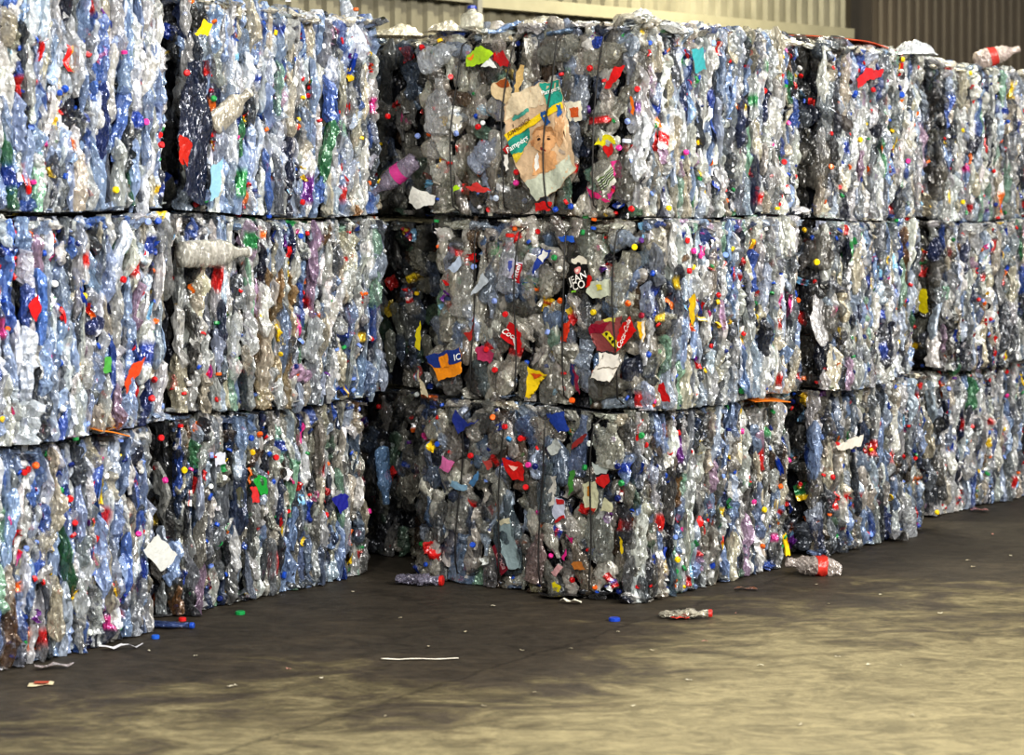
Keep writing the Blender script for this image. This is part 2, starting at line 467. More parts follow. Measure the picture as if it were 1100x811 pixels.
        for i in range(max(nsc, tot)):
            u = rng.uniform(.04, W-.04); v = rng.uniform(.05, H-.06)
            if mode == 'edge':
                big = i < nsc
                w, h = (rng.uniform(.02, .045), rng.uniform(.06, .15)) if big else (rng.uniform(.010, .03), rng.uniform(.03, .10)); tl = rng.normal(0, .3); yw = rng.normal(0, .5)
            else: w, h, tl, yw = rng.uniform(.04, .10), rng.uniform(.04, .11), rng.uniform(-1.5, 1.5), rng.normal(0, .3)
            if excl(face is ff, u, v): continue
            p = face.pt(u, v, rng.uniform(-.02, .018))
            fr = frame(face.U, face.N, tl, yw, rng.normal(0, .15))
            c1 = pick(PRINTS); c2 = pick(PRINTS) if rng.random() < .5 else None
            cv, cf, cc = scrap_piece(fr, p, w, h, c1, c2); sag(cv)
            if i < nsc:
                mb = MB(); mb.add(cv, cf, None, cc); mb.build('label_scrap', PRINT, root, p)
            else: rest.add(cv, cf, None, cc)
    # bottles that lie on the upper side, seen along the rim
    if top:
        for k in range(int(38*L*D)):
            a = rng.uniform(.03, L-.05); b = rng.uniform(.03, D-.05)
            if rng.random() < .5: b = abs(rng.normal(0, .12))+.02
            elif rng.random() < .4: a = abs(rng.normal(0, .12))+.02
            a = min(a, L-.03); b = min(b, D-.03)
            g = eu*a + ef*b
            p = np.array([g[0], g[1], H-.005+rng.uniform(-.02, .022)])
            th = rng.uniform(0, 6.28)
            X = np.array([math.cos(th), math.sin(th), 0]); Zt = np.array([-math.sin(th), math.cos(th), rng.normal(0, .12)])
            fr = np.stack([X, np.cross(Zt, X), Zt], 1)
            colr = pick(pal) if rng.random() < .6 else np.array(srgb('#efe9d8'))*rng.uniform(.8, 1)
            V, c, _ = bottle_piece(p, fr, rng.uniform(.15, .28), rng.uniform(.07, .11), rng.uniform(.03, .055), colr, rng.uniform(.4, 1.), 11, 10, rng.random() < .6, .12); sag(V)
            rest.add(V, bfaces(11, 10), None, c)
    # dark compressed inner mass
    ins = .085
    nu, nv = 14, 10
    cm = np.array([*srgb('#22242a'), 1.])
    x0, x1 = ins, L-ins; y0, y1 = ins, D-ins
    loop = []
    for i in range(nu): loop.append((x0+(x1-x0)*i/nu, y0))
    for i in range(nu): loop.append((x1, y0+(y1-y0)*i/nu))
    for i in range(nu): loop.append((x1-(x1-x0)*i/nu, y1))
    for i in range(nu): loop.append((x0, y1-(y1-y0)*i/nu))
    loop = np.array(loop); P = loop[:, :1]*eu[None]+loop[:, 1:]*ef[None]
    ctr = eu*L/2+ef*D/2
    rings = []
    for k, hz in enumerate([.0, .0]+[H*(q/nv) for q in range(1, nv)]+[H-.004, H-.004]):
        s = .0 if k in (0, nv+2) else 1.
        jit = rng.normal(0, .016, (len(P), 2))
        Q = ctr + (P-ctr)*(1. if s else .02) + jit*s
        rings.append(np.concatenate([Q, np.full((len(P), 1), hz)], 1))
    V = np.concatenate(rings); sag(V); rest.add(V, grid_faces(len(rings), len(P)), None, cm)
    ro = rest.build('packed_bottles', PLASTIC, root); ro['kind'] = 'stuff'
    # binding wires over the wired end
    if wires and front:
        for u in (wire_u or [D*(i+.5)/wires for i in range(wires)]):
            pts = []
            for k in range(16):
                v = k/15*H
                uu = u + wire_lean*(max(0, v/H-.45))**1.3 + .008*math.sin(v*7+u*9)
                pts.append(ff.pt(uu, v, .062 - (.055 if k in (0, 15) else 0)))
            # on over the upper side
            for q in ((.15, .5, 1.0) if top else (.03, .06)):
                last = ff.pt(u+wire_lean*.4, H, 0); pts.append(last - ff.N*q*min(L-.1, 1.2) + np.array([0, 0, .045 if top else -.02]))
            pts = np.array(pts); tube = []
            for k in range(len(pts)):
                d_ = pts[min(k+1, len(pts)-1)]-pts[max(k-1, 0)]; d_ /= np.linalg.norm(d_)
                a1 = np.cross(d_, ff.U); a1 /= np.linalg.norm(a1); a2 = np.cross(d_, a1)
                for q in range(6):
                    an = q/6*2*math.pi; tube.append(pts[k]+(a1*math.cos(an)+a2*math.sin(an))*.0045)
            mb = MB(); mb.add(np.array(tube), grid_faces(len(pts), 6), None, (.012, .011, .010, 1), smooth=True)
            mb.build('binding_wire', WIRE, root)
    ROLE[name+str(seed)] = (root, fs, ff, base, z0)
    return root, fs, ff

def unit(x, y):
    l = math.hypot(x, y); return np.array([x/l, y/l])

LV = [0.0, 1.055, 2.125]
HT = [1.05, 1.06, 1.11]
GR = 'pressed bales of plastic bottles stacked three high'
eA = unit(.50, .866); eB = unit(.95, 1.50); eR = unit(.589, .808); 
tier_word = ['bottom', 'middle', 'top']

# left column, cut by the frame edge
endA = plan(165, 10.95)
LA = 1.75
BALES = {}
brown = lambda u, v: PET_BROWN if (.55 < u < .95 and v < .72 and rng.random() < .55) else None
labA = ['bluish bottle bale on the floor, bottom of the nearest stack',
        'pale blue and white bottle bale in the middle of the nearest stack',
        'silvery bottle bale on top of the nearest stack']
PET_BLUE = PET + [('#a6bbe0', 30), ('#e2e8f4', 30), ('#5578c0', 10), ('#26346a', 2)]
for k in range(3):
    sh = [(.0, 0), (.085, .02), (.07, .03)][k]
    e = endA + np.array([sh[0], sh[1]])
    base = e - eA*LA
    h = HT[k] + (.06 if k == 2 else .005)
    BALES['A', k] = make_bale('bottle_bale', labA[k], GR, base, eA, LA, 1.45, LV[k]+(0.02*k), h, 1.3+k, PET_BLUE, 1.3, front=False, top=k == 2, sideN=(100, 90, 16))
PET_DIM = PET + PET_DARK + [('#7f93b8', 14)]  # darker mix paints the weaker light on the bottom tier
cB = plan(195, 11.36)
labB = ['bottle bale on the floor between the nearest stack and the dark corner',
        'middle bottle bale with a brownish patch and a milky ribbed bottle lying crosswise',
        'top bottle bale with a navy film sheet at its near corner']
for k in range(3):
    b = cB + [np.array([-.03, 0]), np.array([.03, .02]), np.array([.05, .05])][k]
    BALES['B', k] = make_bale('bottle_bale', labB[k], GR, b, eB, [1.72, 1.80, 1.74][k], 1.5, LV[k]+.01*k, HT[k]+(.04 if k == 2 else 0), 4.1+k, (PET_DIM, PET, PET_BLUE)[k], 1.2, warmfn=brown if k == 1 else None,
                              frontpal=PET_END_SHADE, top=k == 2, sideN=(100, 85, 16), frontN=(14, 4, 2))
# recessed column in the corner between both rows
cG = np.array([-.36, 13.18])
labG = ['dusty bottle bale set back in the dark corner, bottom one',
        'dusty grey bottle bale set back in the dark corner, middle one',
        'dusty bottle bale set back in the dark corner, topmost one']
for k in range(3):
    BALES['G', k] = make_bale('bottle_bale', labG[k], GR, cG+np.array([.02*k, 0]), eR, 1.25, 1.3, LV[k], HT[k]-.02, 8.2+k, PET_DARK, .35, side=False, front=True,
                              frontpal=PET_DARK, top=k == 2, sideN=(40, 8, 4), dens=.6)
# the column that turns its wired end to the camera
cC = plan(690, 11.75)
labC = ['murky grey wired bottle bale on the floor, bottom of the protruding corner stack',
        'middle bottle bale of the corner stack, with red cola labels and white paper',
        'wired bottle bale with a torn diaper pack on its front']
for k in range(3):
    b = cC + [np.array([-.02, .0]), np.array([.085, -.01]), np.array([-.005, .02])][k]
    L_ = [1.74, 1.68, 1.84][k]
    BALES['C', k] = make_bale('bottle_bale', labC[k], GR, b, eR, L_, [1.60, 1.60, 1.56][k], LV[k], HT[k]-(.03 if k == 2 else 0), 12.4+k, (PET_DIM, PET, PET)[k], 1.25,
                              frontpal=PET_WARM if k else PET_DARK+PET_WARM, top=k == 2, sideN=(100, 85, 14), frontN=(100, 34, 10), wires=4, dens=1.0,
                              wire_u=[[.38, .70, 1.00, 1.32], [.36, .68, 1.02, 1.36], [.28, .66, .98, 1.30]][k], wire_lean=[.10, .04, .16][k],
                              xbox=[[(.25, .2, .55, .6), (.95, .45, 1.2, .75)], [(.0, .12, .3, .45), (.38, .4, .62, 1.0), (.85, .6, 1.12, .95), (1.1, .1, 1.5, .55)], [(.52, .06, 1.2, .86)]][k])
labD = ['bottle bale on the floor behind the crumpled white bag',
        'bottle bale right of the yellow cap, middle of the second stack from the right',
        'top bottle bale directly under the orange red sheet']
cD = [plan(884, 13.42), plan(898, 13.30), plan(897, 13.38)]
for k in range(3):
    e_end = plan([996, 988, 990][k], [14.75, 14.75, 14.75][k]); v = e_end-cD[k]
    BALES['D', k] = make_bale('bottle_bale', labD[k], GR, cD[k], unit(*v), float(np.linalg.norm(v)), 1.4, LV[k]+.005, HT[k]-(.01 if k == 2 else 0), 17.7+k, (PET_DIM, PET, PET)[k], 1.3,
                              frontpal=PET_END_SHADE, top=k == 2, sideN=(100, 75, 12), frontN=(16, 6, 3))
labE = ['bottle bale on the floor in the farthest stack, dull mixed layers',
        'middle bottle bale with a yellow scrap on its dark end',
        'top bottle bale of the farthest stack, a clear bottle lying on it']
cE = [plan(1006, 15.25), plan(1016, 15.1), plan(1006, 15.2)]
for k in range(3):
    BALES['E', k] = make_bale('bottle_bale', labE[k], GR, cE[k], unit(.60, .80), [1.9, 1.95, 1.95][k], 1.35, LV[k]+.005, HT[k]-(.0 if k == 2 else 0), 22.2+k, PET, 1.3,
                              frontpal=PET_END_SHADE, top=k == 2, sideN=(100, 65, 10), frontN=(16, 6, 3))

# ------------------------------------------------------------------ placing pieces on a face
def hit(key, face_i, px, py):
    """(u, v) of the view ray through a pixel on the given bale face"""
    root, fs, ff = BALES[key]; f = (fs, ff)[face_i]
    o = np.array(root.location); O = f.O+o
    d = np.array([(px-CX)/F, 1., (HY-py)/F]); cam = np.array([0, 0, EYE])
    u = v = None; dn = .02
    for _ in range(4):
        t = np.dot(O+f.N*dn-cam, f.N)/np.dot(d, f.N)
        P = cam+d*t-O; u = float(P @ f.U); v = float(P[2]); dn = f.off(u, v)+.02
    return u, v

def decal(name, key, face_i, pts, col, lvl, parent, fn, mat=PRINT, loc=None, base=.045, label=None):
    root, fs, ff = BALES[key]; f = (fs, ff)[face_i]
    uv = [hit(key, face_i, *p) for p in pts]
    bm = bmesh.new()
    vs = [bm.verts.new((u, 0, v)) for u, v in uv]
    face = bm.faces.new(vs)
    bmesh.ops.triangulate(bm, faces=[face])
    for _ in range(3):
        ed = [e for e in bm.edges if e.calc_length() > .022]
        if not ed: break
        bmesh.ops.subdivide_edges(bm, edges=ed, cuts=1, use_grid_fill=False)
        bmesh.ops.triangulate(bm, faces=bm.faces[:])
    bm.verts.ensure_lookup_table()
    for w in bm.verts:
        a_, b_ = w.co.x, w.co.z
        w.co.x += .004*math.sin(b_*73+1)+.003*math.sin(b_*151+a_*40); w.co.z += .004*math.sin(a_*67+2)+.003*math.sin(a_*139+b_*50)
    V = [f.O + f.U*w.co.x + np.array([0, 0, w.co.z]) + f.N*(f.off(w.co.x, w.co.z)*.0 + base + fn(w.co.x, w.co.z) + lvl*.0034) for w in bm.verts]
    T = [[w.index for w in fa.verts] for fa in bm.faces]
    for i, w in enumerate(bm.verts): w.index = i
    T = [[w.index for w in fa.verts] for fa in bm.faces]
    bm.free()
    mb = MB(); mb.add(np.array(V), None, T, (*srgb(col), 1), smooth=True)
    o = mb.build(name, mat, parent)
    if label: o['label'] = label
    return o

FONT = None
def text_on(name, key, face_i, txt, px, py, size, ang, col, parent, fn, lvl, base, shear=0., mat=PRINT, squash=1.):
    root, fs, ff = BALES[key]; f = (fs, ff)[face_i]
    u0, v0 = hit(key, face_i, px, py)
    cu = bpy.data.curves.new(name, 'FONT'); cu.body = txt; cu.size = size; cu.align_x = 'CENTER'; cu.align_y = 'CENTER'; cu.shear = shear
    cu.offset = size*.015
    to = bpy.data.objects.new('tmp', cu); COL.objects.link(to)
    dg = bpy.context.evaluated_depsgraph_get(); dg.update()
    me = bpy.data.meshes.new_from_object(to.evaluated_get(dg))
    bpy.data.objects.remove(to)
    c, s = math.cos(ang), math.sin(ang)
    V = []
    for w in me.vertices:
        x, y = w.co.x*squash, w.co.y
        u = u0+x*c-y*s; v = v0+x*s+y*c
        V.append(f.O+f.U*u+np.array([0, 0, v])+f.N*(base+fn(u, v)+lvl*.0034))
    mb = MB(); tri = []
    for p in me.polygons:
        vs = list(p.vertices)
        for i in range(1, len(vs)-1): tri.append([vs[0], vs[i], vs[i+1]])
    bpy.data.meshes.remove(me)
    mb.add(np.array(V), None, tri, (*srgb(col), 1)); return mb.build(name, mat, parent)

def wav(a, ph=0.):
    return lambda u, v: a*math.sin(u*14+ph)*math.cos(v*11+ph*2)+a*.6*math.sin(u*31+v*23+ph)+a*.45*abs(math.sin(u*63-v*41+ph))+a*.3*abs(math.sin(v*95+u*37+ph))

def z2p(x0, y0, s, pts): return [(x0+x/s, y0+y/s) for x, y in pts]
def ell(cx, cy, rx, ry, n=14, rot=0.):
    return [(cx+math.cos(a)*rx*math.cos(rot)-math.sin(a)*ry*math.sin(rot), cy+math.cos(a)*rx*math.sin(rot)+math.sin(a)*ry*math.cos(rot)) for a in [i/n*2*math.pi for i in range(n)]]

# diaper pack (zoom frame origin 530,70 scale 5.07)
K = ('C', 2); Z = lambda pts: z2p(530, 70, 5.07, pts)
fw = wav(.009, .4)
R0 = BALES[K][0]
pk = decal('torn_diaper_pack', K, 1, Z([(265, 100), (375, 80), (402, 210), (440, 400), (475, 560), (430, 610), (345, 690), (250, 740), (200, 640), (150, 545), (85, 385), (75, 230), (130, 170)]), '#d3b592', 0, R0, fw, base=.062, label='torn film diaper pack printed with a baby')
def D_(name, pts, col, lvl): return decal(name, K, 1, Z(pts), col, lvl, pk, fw, base=.062)
D_('printed_panel', [(200, 640), (335, 560), (420, 490), (470, 560), (430, 608), (345, 688), (250, 738)], '#c9cdb8', 1)
D_('printed_panel', [(268, 103), (373, 84), (398, 195), (318, 232)], '#2f9a86', 1)
D_('printed_panel', [(86, 378), (392, 198), (398, 232), (98, 412)], '#f2cf1f', 2)
D_('printed_panel', [(99, 412), (215, 342), (218, 385), (192, 468), (124, 492)], '#2f9a86', 1)
D_('printed_panel', [(124, 492), (192, 466), (160, 540)], '#e6c93a', 1)
D_('printed_panel', [(122, 292), (210, 238), (216, 258), (132, 308)], '#4f9d8d', 1)
D_('printed_panel', [(140, 160), (265, 108), (300, 215), (215, 235), (110, 290), (86, 300), (86, 235)], '#e2cfae', 1)
D_('printed_panel', [(268, 262), (300, 246), (326, 312), (290, 326)], '#2b5f9e', 3)
D_('printed_panel', [(360, 222), (384, 205), (392, 268), (372, 284)], '#2b5f9e', 3)
D_('printed_panel', [(232, 500), (270, 470), (340, 470), (362, 560), (232, 600)], '#dba673', 1)            # shoulders
D_('printed_panel', ell(372, 350, 30, 95, rot=.1), '#cfa276', 1)
D_('printed_panel', ell(290, 405, 62, 76, rot=.15), '#dba776', 2)                                         # head
D_('printed_panel', [(232, 380), (245, 345), (290, 326), (335, 340), (352, 390), (330, 365), (290, 350), (252, 360)], '#a97c50', 3)
D_('printed_panel', ell(228, 420, 10, 18), '#c98f60', 3)
D_('printed_panel', ell(262, 408, 9, 6), '#3b2a22', 3)
D_('printed_panel', ell(308, 400, 9, 6), '#3b2a22', 3)
D_('printed_panel', [(250, 396), (262, 390), (274, 394), (262, 393)], '#7a5535', 3)
D_('printed_panel', [(296, 390), (308, 383), (322, 386), (308, 386)], '#7a5535', 3)
D_('printed_panel', ell(283, 430, 7, 9), '#c48a5c', 3)
D_('printed_panel', ell(284, 458, 16, 9), '#9b3b34', 3)
D_('printed_panel', [(236, 490), (250, 478), (258, 560), (240, 575)], '#ece8df', 2)
text_on('printed_word', K, 1, 'Pampers', 530+163/5.07, 70+432/5.07, .047, .50, '#f4f4ee', pk, fw, 3, .062)
text_on('printed_word', K, 1, 'Pampers', 530+328/5.07, 70+140/5.07, .036, .25, '#f4f4ee', pk, fw, 3, .062)
text_on('printed_word', K, 1, 'JUMBOPACK', 530+178/5.07, 70+340/5.07, .032, .50, '#6a4a1d', pk, fw, 4, .062)

def Q(key, org, sc, pts, col, name='label_scrap', lvl=0, parent=None, ph=0., base=.045, amp=.006, face=1, mat=PRINT, label=None):
    return decal(name, key, face, z2p(org[0], org[1], sc, pts), col, lvl, parent or BALES[key][0], wav(amp, ph), mat, base=base, label=label)
O2, S2 = (530, 70), 5.07
# other scraps on the upper wired bale
Q(K, O2, S2, [(395, 205), (500, 195), (500, 300), (420, 310)], '#e9e0c8', ph=1)
Q(K, O2, S2, [(425, 240), (485, 225), (488, 280), (440, 285)], '#d3622c', ph=1, lvl=1)
Q(K, O2, S2, [(615, 120), (680, 10), (755, 5), (700, 75), (640, 135)], '#c81e1c', ph=2, base=.05, label='bright red film scrap')
Q(K, O2, S2, [(550, 620), (640, 545), (680, 635), (600, 700)], '#e6e6d8', ph=3, base=.05)
for i in range(5):
    a = 560+i*6; b = 632+i*11
    Q(K, O2, S2, [(a, b), (a+86, b-72), (a+89, b-66), (a+3, b+6)], '#3c4a30' if i % 2 else '#5c7a30', ph=3, base=.05, lvl=1, name='printed_bar')
Q(K, O2, S2, [(565, 400), (610, 370), (650, 395), (675, 430), (600, 440), (550, 435)], '#e3d41e', ph=4, base=.05)
Q(K, O2, S2, [(590, 435), (650, 430), (655, 470), (620, 505), (600, 470)], '#c9201f', ph=4, lvl=1, base=.05)
Q(K, O2, S2, [(0, 100), (90, 70), (130, 130), (80, 215), (0, 165)], '#e1c79c', ph=5)
Q(K, O2, S2, [(20, 95), (95, 75), (115, 115), (60, 130)], '#a8561f', ph=5, lvl=1)
Q(K, O2, S2, [(135, 180), (150, 60), (180, 0), (200, 0), (195, 60), (165, 150)], '#d9b676', ph=6)
Q(K, O2, S2, [(800, 170), (822, 178), (820, 270), (798, 262)], '#f07a18', ph=1)
Q(K, O2, S2, [(510, 660), (600, 715), (640, 750), (540, 720)], '#c0306a', ph=2)
Q(K, O2, S2, [(240, 750), (320, 740), (330, 790), (260, 795)], '#c9201f', ph=2)
O3, S3 = (440, 20), 3.86
Q(K, O3, S3, [(268, 155), (320, 112), (360, 145), (345, 175), (290, 200), (268, 200)], '#a9cc2a', ph=1, base=.05, label='lime green film scrap')
Q(K, O3, S3, [(270, 165), (292, 150), (288, 175)], '#f08a2a', ph=1, lvl=1, base=.05)
Q(K, O3, S3, [(362, 155), (400, 135), (440, 185), (430, 200), (385, 200)], '#b81c1e', ph=2, base=.05)
Q(K, O3, S3, [(312, 200), (350, 165), (375, 205)], '#e8e8e2', ph=3, base=.05)
Q(K, O3, S3, [(262, 700), (300, 680), (350, 715), (300, 722)], '#d0403a', ph=1, base=.05)
Q(K, O3, S3, [(390, 545), (430, 505), (432, 550), (405, 560)], '#c9201f', ph=1, base=.05)
Q(K, O3, S3, [(392, 568), (412, 560), (420, 620), (408, 635)], '#efeae0', ph=1, base=.05)
Q(K, O3, S3, [(172, 400), (235, 405), (243, 425), (210, 440), (175, 420)], '#d8d2c2', ph=1)
Q(K, O3, S3, [(200, 700), (222, 685), (235, 700), (210, 718)], '#a8d020', ph=1)
Q(K, O3, S3, [(45, 760), (70, 700), (130, 735), (120, 770), (80, 790)], '#dedbd2', ph=4)

# middle wired bale
K = ('C', 1); A2, T2 = (440, 240), 4.267; A3, T3 = (580, 240), 4.267
def P2(pts, col, **k): return Q(K, A2, T2, pts, col, **k)
def P3(pts, col, **k): return Q(K, A3, T3, pts, col, **k)
v = P2([(455, 155), (540, 182), (515, 272), (430, 232)], '#cfcadb', ph=.3, base=.055, label='white and red water bottle label')
P2([(507, 180), (540, 188), (520, 275), (480, 255)], '#b3242c', ph=.3, base=.055, lvl=1, parent=v, name='printed_panel')
P2([(470, 170), (490, 175), (470, 225), (452, 210)], '#5763b5', ph=.3, base=.055, lvl=1, parent=v, name='printed_panel')
text_on('printed_word', K, 1, 'Vittel', 440+510/T2, 240+228/T2, .050, 1.25, '#f4f0ee', v, wav(.006, .3), 3, .055)
v = P2([(470, 450), (530, 500), (524, 595), (430, 515)], '#c4161c', ph=.8, base=.055, label='red cola label with white script')
text_on('printed_word', K, 1, 'Coca', 440+470/T2, 240+505/T2, .050, -.45, '#f4efe9', v, wav(.006, .8), 3, .055, shear=.4)
P2([(482, 520), (500, 535), (506, 580), (496, 575)], '#efe9e4', ph=.8, base=.055, lvl=2, parent=v, name='printed_panel')
v = P2([(122, 603), (242, 570), (255, 665), (245, 692), (152, 718)], '#e8901a', ph=1.1, base=.055, label='blue and orange drink label')
P2([(122, 603), (242, 570), (252, 635), (138, 662)], '#1f3678', ph=1.1, base=.055, lvl=1, parent=v, name='printed_panel')
P2([(155, 607), (188, 598), (196, 655), (165, 662)], '#e8901a', ph=1.1, base=.055, lvl=2, parent=v, name='printed_panel')
text_on('printed_word', K, 1, 'IC', 440+236/T2, 240+612/T2, .052, .25, '#f4f4f0', v, wav(.006, 1.1), 3, .055)
v = P2([(560, 655), (645, 690), (625, 722), (588, 740), (582, 800), (560, 796)], '#e9c51e', ph=1.5, base=.05)
P2([(575, 680), (632, 695), (600, 712)], '#d05a1c', ph=1.5, base=.05, lvl=1, parent=v, name='printed_panel')
v = P2([(585, 215), (625, 115), (662, 125), (630, 180), (592, 230)], '#2c4494', ph=2, base=.05)
P2([(612, 160), (632, 120), (650, 132), (630, 175)], '#e8e6e0', ph=2, base=.05, lvl=1, parent=v, name='printed_panel')
P2([(300, 330), (360, 222), (378, 270), (330, 320)], '#b9c0c6', ph=2.2)
P2([(180, 210), (235, 150), (258, 180), (215, 225)], '#b8c4d6', ph=2.2)
P2([(685, 60), (765, 55), (768, 85), (700, 82)], '#2e64c8', ph=2.4)
P2([(268, 500), (300, 490), (318, 420), (312, 520), (295, 540)], '#a02a24', ph=2)
P2([(75, 560), (80, 480), (100, 440), (105, 580)], '#c3b41c', ph=2)
P2([(325, 570), (350, 555), (400, 590), (380, 640), (335, 620)], '#b03a5e', ph=2.8)
P2([(85, 650), (80, 690), (120, 760), (130, 790), (110, 780)], '#b9ad92', ph=2.8)
v = P3([(148, 178), (240, 185), (240, 262), (222, 302), (152, 305), (124, 266)], '#14120f', ph=.9, base=.058, label='black juice label with white lettering')
P3(ell(186, 216, 17, 17), '#d98a86', ph=.9, base=.058, lvl=1, parent=v, name='printed_panel')
P3(ell(186, 216, 8, 8), '#efd8cc', ph=.9, base=.058, lvl=2, parent=v, name='printed_panel')
P3([(155, 306), (182, 306), (182, 316), (155, 314)], '#8fcf3a', ph=.9, base=.058, lvl=1, parent=v, name='printed_panel')
text_on('printed_word', K, 1, 'JEAN', 580+192/T3, 240+250/T3, .058, .38, '#f4efe6', v, wav(.006, .9), 3, .058)
text_on('printed_word', K, 1, 'CO', 580+198/T3, 240+284/T3, .060, .25, '#f4efe6', v, wav(.006, .9), 3, .058)
P3([(155, 160), (200, 148), (240, 160), (238, 184), (200, 190), (160, 180)], '#d9d2c0', ph=.9, base=.058)
P3([(218, 290), (240, 235), (262, 240), (262, 262), (230, 292)], '#d0201a', ph=1.9, base=.058)
v = P3([(425, 420), (467, 490), (372, 590), (372, 490)], '#c4140f', ph=1.2, base=.062, label='red diamond of cola label film')
text_on('printed_word', K, 1, 'Coca-Cola', 580+405/T3, 240+505/T3, .040, 1.15, '#efe2da', v, wav(.006, 1.2), 3, .062, shear=.3)
v = P3([(238, 480), (290, 440), (375, 425), (380, 500), (365, 590), (285, 580), (262, 520)], '#8f4a48', ph=1.4, base=.05, label='torn wine red film')
P3([(238, 480), (262, 462), (330, 455), (300, 500), (252, 505)], '#8e1430', ph=1.4, base=.05, lvl=1, parent=v, name='printed_panel')
P3([(300, 440), (345, 430), (350, 448), (310, 452)], '#c8bf5a', ph=1.4, base=.05, lvl=1, parent=v, name='printed_panel')
P3([(300, 502), (330, 495), (372, 540), (366, 572)], '#dfd02a', ph=1.4, base=.05, lvl=2, parent=v, name='printed_panel')
for a, b in ((315, 508), (332, 522), (346, 536)):
    P3([(a, b-6), (a+14, b-4), (a+10, b+10), (a+4, b+8)], '#2c2a12', ph=1.4, base=.05, lvl=3, parent=v, name='printed_mark')
v = P3([(300, 585), (318, 592), (385, 600), (384, 655), (345, 725), (265, 705), (285, 680), (302, 660)], '#efe8dc', ph=1.8, base=.062, name='paper_scrap', mat=PAPER, label='folded white paper scrap')
P3([(302, 657), (384, 656), (383, 661), (302, 662)], '#8d8578', ph=1.8, base=.062, lvl=1, parent=v, name='printed_mark', mat=PAPER)
v = P3([(470, 450), (522, 440), (520, 540), (495, 525), (478, 500)], '#f0b81c', ph=2.1, base=.055)
P3([(500, 445), (522, 440), (520, 540), (508, 540)], '#e9e2d2', ph=2.1, base=.055, lvl=1, parent=v, name='printed_panel')
P3([(105, 540), (112, 470), (155, 440), (150, 460), (125, 490), (132, 545)], '#cf3a1e', ph=2.3, base=.05)
P3([(240, 270), (330, 255), (345, 330), (260, 345), (225, 310)], '#c9cdb6', ph=2.5, base=.05)
P3([(275, 280), (295, 275), (300, 300), (280, 305)], '#dccb3c', ph=2.5, base=.05, lvl=1)
P3([(600, 730), (622, 725), (650, 811), (618, 811)], '#b81a1e', ph=.5, base=.06)
P3([(160, 640), (195, 700), (205, 790), (180, 760)], '#8a2440', ph=.7)
P3([(150, 640), (175, 640), (170, 740), (150, 730)], '#20305e', ph=.7)
P3([(715, 340), (750, 320), (745, 480), (722, 440)], '#e6bb22', ph=1.1, base=.06)

# bottom wired bale (origins 470,440 and 590,440 scale 4.053)
K = ('C', 0); B1 = (470, 440); B2 = (590, 440); SB = 4.053
def P4(pts, col, **k): return Q(K, B1, SB, pts, col, **k)
def P5(pts, col, **k): return Q(K, B2, SB, pts, col, **k)
P4([(300, 208), (388, 232), (392, 310), (355, 298), (312, 262)], '#c4201c', ph=.2, base=.058, label='crumpled red label')
P4([(330, 235), (372, 246), (360, 262)], '#e7b8a8', ph=.2, base=.058, lvl=1)
P4([(265, 478), (335, 470), (345, 520), (372, 640), (378, 690), (330, 690), (290, 620), (278, 520)], '#8a9a9c', ph=.6, base=.058, name='film_scrap', label='pale film sleeve')
P4([(265, 478), (335, 470), (338, 492), (285, 500)], '#c9c2a6', ph=.6, base=.058, lvl=1)
P4([(478, 290), (528, 284), (515, 330), (520, 400), (490, 430), (468, 370)], '#b9b5ac', ph=.9, base=.055, name='paper_scrap', mat=PAPER)
v = P4([(500, 430), (515, 375), (568, 395), (572, 465), (520, 490)], '#b9bccb', ph=1.1, base=.05)
P4([(525, 385), (566, 395), (566, 412), (528, 410)], '#b22a2a', ph=1.1, base=.05, lvl=1, parent=v, name='printed_panel')
P4([(515, 478), (568, 455), (570, 468), (520, 492)], '#b22a2a', ph=1.1, base=.05, lvl=1, parent=v, name='printed_panel')
P4([(235, 600), (262, 580), (330, 690), (280, 720)], '#7c2230', ph=1.5)
text_on('printed_word', K, 1, 'Coca', 470+280/SB, 440+655/SB, .05, -1.0, '#b58a8a', BALES[K][0], wav(.006, 1.5), 2, .045, shear=.3)
P4([(30, 255), (45, 200), (100, 225), (75, 270)], '#c76a9a', ph=1.5, base=.052)
P4([(200, 225), (240, 215), (240, 250), (215, 260)], '#b34a44', ph=1.7)
P4([(490, 15), (590, 5), (585, 90), (530, 98), (495, 60)], '#26408c', ph=1.7, base=.05, label='dark blue wrapper')
P4([(80, 40), (110, 0), (150, 60), (190, 40), (120, 100)], '#26357e', ph=2.0, base=.05)
P4([(475, 175), (510, 120), (550, 165), (520, 190), (490, 200)], '#b3b7b2', ph=2.3, base=.05)
P4([(495, 710), (525, 668), (552, 690), (520, 725)], '#c89a9a', ph=2.3, base=.05)
P4([(500, 752), (512, 745), (560, 772), (552, 790), (520, 782)], '#d9c81f', ph=2.3, base=.055)
P4([(75, 325), (85, 305), (150, 330), (145, 350), (100, 345)], '#7fa0b5', ph=2.4)
P4([(150, 320), (185, 265), (190, 290), (165, 335)], '#4f7aa0', ph=2.4)
v = P5([(162, 322), (215, 308), (232, 395), (215, 438), (172, 430)], '#c9c7a6', ph=.4, base=.055, label='cream printed label')
P5([(178, 335), (190, 332), (195, 375), (182, 378)], '#c07f2f', ph=.4, base=.055, lvl=1, parent=v, name='printed_panel')
P5([(172, 424), (216, 424), (214, 438), (172, 432)], '#b23222', ph=.4, base=.055, lvl=1, parent=v, name='printed_panel')
P5([(210, 290), (262, 280), (276, 310), (250, 345), (215, 312)], '#b5201d', ph=.6, base=.055)
P5([(190, 228), (268, 258), (252, 280), (208, 278)], '#a9b0ab', ph=.8, base=.05)
P5([(255, 380), (300, 400), (295, 440), (235, 440)], '#c2bf9e', ph=.8, base=.05)
P5([(85, 540), (128, 555), (125, 580)], '#b01c66', ph=1, base=.05)
